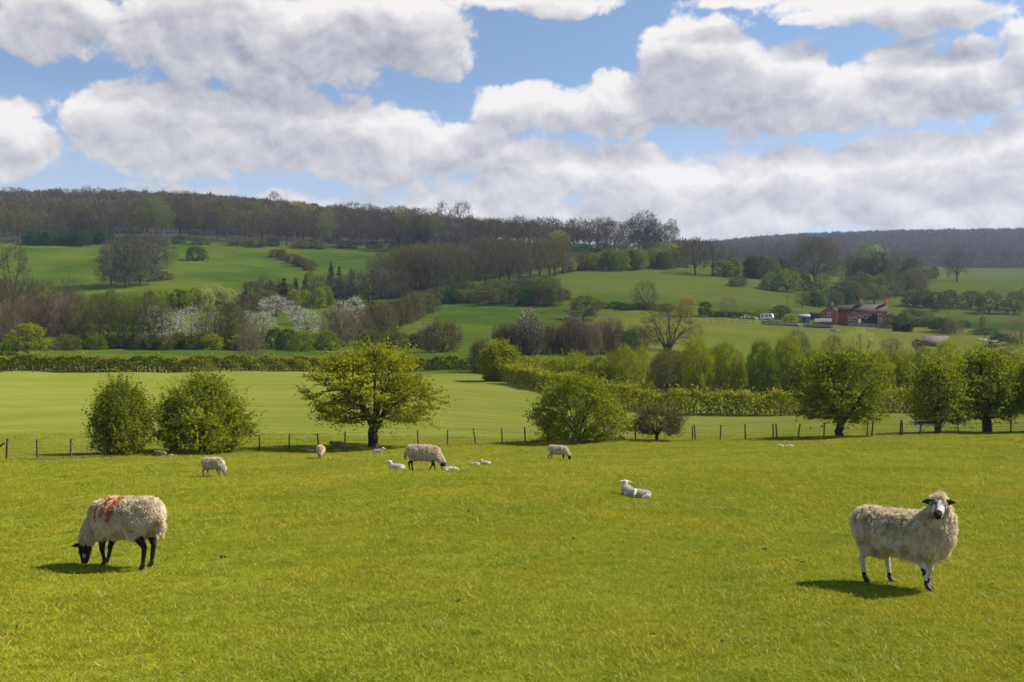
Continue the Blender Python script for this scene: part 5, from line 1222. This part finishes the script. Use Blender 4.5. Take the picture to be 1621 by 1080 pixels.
# ------------------------------------------------------------------ turf: short blades as stuff
def turf():
    rng = np.random.default_rng(77)
    m, N = newmat('turf')
    isl = N.n('ShaderNodeNewGeometry').outputs['Random Per Island']; pos = N.n('ShaderNodeNewGeometry').outputs['Position']; oi = N.n('ShaderNodeObjectInfo').outputs['Random']
    big = N.noise(pos, .35, 4, .6); mid = N.noise(pos, 2.2, 3, .6)
    f = N.math('ADD', N.math('MULTIPLY', isl, .5), N.math('MULTIPLY', oi, .35)); f = N.math('ADD', f, N.math('MULTIPLY', N.math('SUBTRACT', mid, .45), .9), clamp=True)
    f = N.math('ADD', f, N.math('MULTIPLY', N.math('SUBTRACT', big, .5), .9), clamp=True); c = N.mix(f, (.165, .208, .009), (.43, .435, .032)); pt = N.noise(pos, 1.1, 4, .7); c = N.mix(N.ss(pt, .58, .70, 0, .38), c, (.40, .33, .11)); c = N.mix(N.ss(pt, .40, .28, 0, .45), c, (.13, .21, .012)); c = N.mix(N.ss(big, .42, .66, 0, .7), c, N.mix(1, c, (1.12, .93, .9), 'MULTIPLY'))
    fr = N.math('FRACT', N.math('MULTIPLY', N.math('ADD', isl, oi), 13.7)); c = N.mix(N.math('LESS_THAN', fr, .025), c, (.50, .42, .18)); 
    d = N.n('ShaderNodeBsdfDiffuse', None, Color=c); t = N.n('ShaderNodeBsdfTranslucent', None, Color=c); g = N.n('ShaderNodeBsdfGlossy', None, Color=(.5, .5, .45, 1), Roughness=.45)
    mx = N.n('ShaderNodeMixShader', None, i0=.4, i1=d.outputs[0], i2=t.outputs[0]); mx2 = N.n('ShaderNodeMixShader', None, i0=.015, i1=mx.outputs[0], i2=g.outputs[0])
    N.n('ShaderNodeOutputMaterial', None, Surface=mx2.outputs[0])
    col = bpy.data.collections.new('turf_sources')
    for k in range(6):
        n = 22; a = rng.uniform(0, 6.28, n); rr = .075 * np.sqrt(rng.random(n)); root = np.stack([rr * np.cos(a), rr * np.sin(a), np.full(n, -.012)], 1)
        ln = rng.uniform(.022, .05, n); ln[:2] *= 1.5; b = rng.uniform(0, 6.28, n); tip = root + np.stack([np.cos(b) * ln * .75, np.sin(b) * ln * .75, ln + .012], 1)
        mb = MB(); V, Fc = blades(root, tip, rng.uniform(.0045, .009, n), rng); mb.add(V, Fc)
        me = mb.mesh('tuft'); me.materials.append(m); o = bpy.data.objects.new('tuft_%d' % k, me); col.objects.link(o)
    P = []; S = []
    for d0, d1, dens, s in ((5.6, 9.5, 330, .95), (9.5, 15, 210, 1.05), (15, 26, 95, 1.5), (26, 45, 36, 2.1), (45, 82, 13, 2.8)):
        A = .58 * (d1 ** 2 - d0 ** 2) * 1.0; n = int(A * dens); D = np.sqrt(rng.uniform(d0 ** 2, d1 ** 2, n)); u = rng.uniform(-.58, .58, n)
        cl = np.sin(u * D * 2.1 + 2 * np.sin(D * 1.3)) * np.sin(D * 1.7 + 1.5 * np.sin(u * D * .9)) ; keep = rng.random(n) < .85 + .25 * cl
        D, u, cl = D[keep], u[keep], cl[keep]; X = u * D
        P.append(np.stack([X, D, ground(X, D)], 1)); S.append(s * rng.uniform(.65, 1.15, len(X)) * (1 + .22 * np.clip(cl, 0, 1)) * (1 + (rng.random(len(X)) < .012) * .7))
    # ranker grass left standing along the fence
    n = 4200; px = rng.uniform(-30, 1650, n); b = [at(q, float(np.interp(q, *FY))) for q in np.linspace(-30, 1650, 60)]; bx = np.interp(px, np.linspace(-30, 1650, 60), [v[0] for v in b]); by = np.interp(px, np.linspace(-30, 1650, 60), [v[1] for v in b])
    by = by + rng.normal(size=n) * .35; P.append(np.stack([bx, by, ground(bx, by)], 1)); S.append(rng.uniform(2.5, 5.5, n))
    P = np.vstack(P); S = np.concatenate(S)
    me = bpy.data.meshes.new('turf'); me.vertices.add(len(P)); me.vertices.foreach_set('co', P.astype(np.float32).ravel())
    at1 = me.attributes.new('scl', 'FLOAT', 'POINT'); at1.data.foreach_set('value', S.astype(np.float32))
    at2 = me.attributes.new('ang', 'FLOAT', 'POINT'); at2.data.foreach_set('value', rng.uniform(0, 6.28, len(P)).astype(np.float32))
    o = link('turf', me); tag(o, 'short grazed turf of the pasture in the foreground', 'grass', kind='stuff')
    g = bpy.data.node_groups.new('turf_nodes', 'GeometryNodeTree'); g.interface.new_socket('Geometry', in_out='INPUT', socket_type='NodeSocketGeometry'); g.interface.new_socket('Geometry', in_out='OUTPUT', socket_type='NodeSocketGeometry')
    nd = g.nodes.new; gi, go = nd('NodeGroupInput'), nd('NodeGroupOutput'); ip = nd('GeometryNodeInstanceOnPoints'); ci = nd('GeometryNodeCollectionInfo'); ci.inputs[0].default_value = col; ci.inputs[1].default_value = True; ci.inputs[2].default_value = True
    a1 = nd('GeometryNodeInputNamedAttribute'); a1.data_type = 'FLOAT'; a1.inputs[0].default_value = 'scl'; a2 = nd('GeometryNodeInputNamedAttribute'); a2.data_type = 'FLOAT'; a2.inputs[0].default_value = 'ang'
    cx = nd('ShaderNodeCombineXYZ'); er = nd('FunctionNodeEulerToRotation'); L = g.links.new
    L(gi.outputs[0], ip.inputs['Points']); L(ci.outputs[0], ip.inputs['Instance']); ip.inputs['Pick Instance'].default_value = True
    L(a2.outputs[0], cx.inputs[2]); L(cx.outputs[0], er.inputs[0]); L(er.outputs[0], ip.inputs['Rotation']); sv = nd('ShaderNodeVectorMath'); sv.operation = 'MULTIPLY'; sv.inputs[1].default_value = (1.25, 1.25, .62); L(a1.outputs[0], sv.inputs[0]); L(sv.outputs[0], ip.inputs['Scale']); L(ip.outputs[0], go.inputs[0])
    md = o.modifiers.new('turf', 'NODES'); md.node_group = g
turf()

# droppings and clods lying about
def clod(px, py, w, label, seed, mat='board_dark', name='dropping'):
    p = at(px, py); s = w * p[1] / F; rng = np.random.default_rng(seed); mb = MB()
    for i in range(7):
        c = np.array([rng.normal() * s * .22, rng.normal() * s * .2, s * .12 + abs(rng.normal()) * s * .08]); rcone(mb, c, s * rng.uniform(.10, .17), c + rng.normal(size=3) * s * .08, s * rng.uniform(.08, .14), 7)
    o = mb.build(name, [M[mat]], None, True); o.location = p; tag(o, label, name, 'dark droppings on the turf')
for i, (px, py, w, l) in enumerate(((289, 1067, 9, 'dark dropping at the bottom of the picture, left of centre'), (907, 855, 9, 'dark dropping in the open turf right of the centre'), (742, 811, 8, 'small dark dropping below the gap between the middle ewe and the lambs'),
        (1262, 889, 11, 'first of two dark clods lying left of the looking ewe'), (1272, 892, 9, 'second of two dark clods lying left of the looking ewe'), (1209, 872, 9, 'dark clod in the turf above and left of the two clods'), (1034, 1005, 8, 'dark dropping below the centre right'),
        (1144, 1017, 10, 'flat dark dropping near the bottom right of centre'), (352, 884, 12, 'brown clod right of the marked ewe'), (28, 993, 8, 'dark dropping by the left edge, right one of two'), (10, 993, 8, 'dark dropping at the very left edge'), (90, 958, 6, 'small dropping below the marked ewe'),
        (725, 953, 9, 'reddish-brown dropping near the middle of the turf'), (1346, 939, 10, 'dropping in front of the shadow of the looking ewe'), (1061, 930, 6, 'tiny dark dropping in the right foreground turf'), (478, 1034, 6, 'tiny dropping in the lower left foreground'))):
    clod(px, py, w, l, 50 + i)

# ------------------------------------------------------------------ air
def haze():
    mb = MB(); mb.box(-5200, 6200, -90, 4700, -60, 380); o = mb.build('haze', []); 
    m = bpy.data.materials.new('haze'); m.use_nodes = True; N = NT(m.node_tree)
    v = N.n('ShaderNodeVolumePrincipled', None, Color=(.52, .68, 1, 1), Density=.00009, Anisotropy=.2)
    N.n('ShaderNodeOutputMaterial', None, Volume=v.outputs[0]); o.data.materials.append(m); tag(o, 'faint blue haze that fades the far hills', 'haze', kind='stuff')
haze()
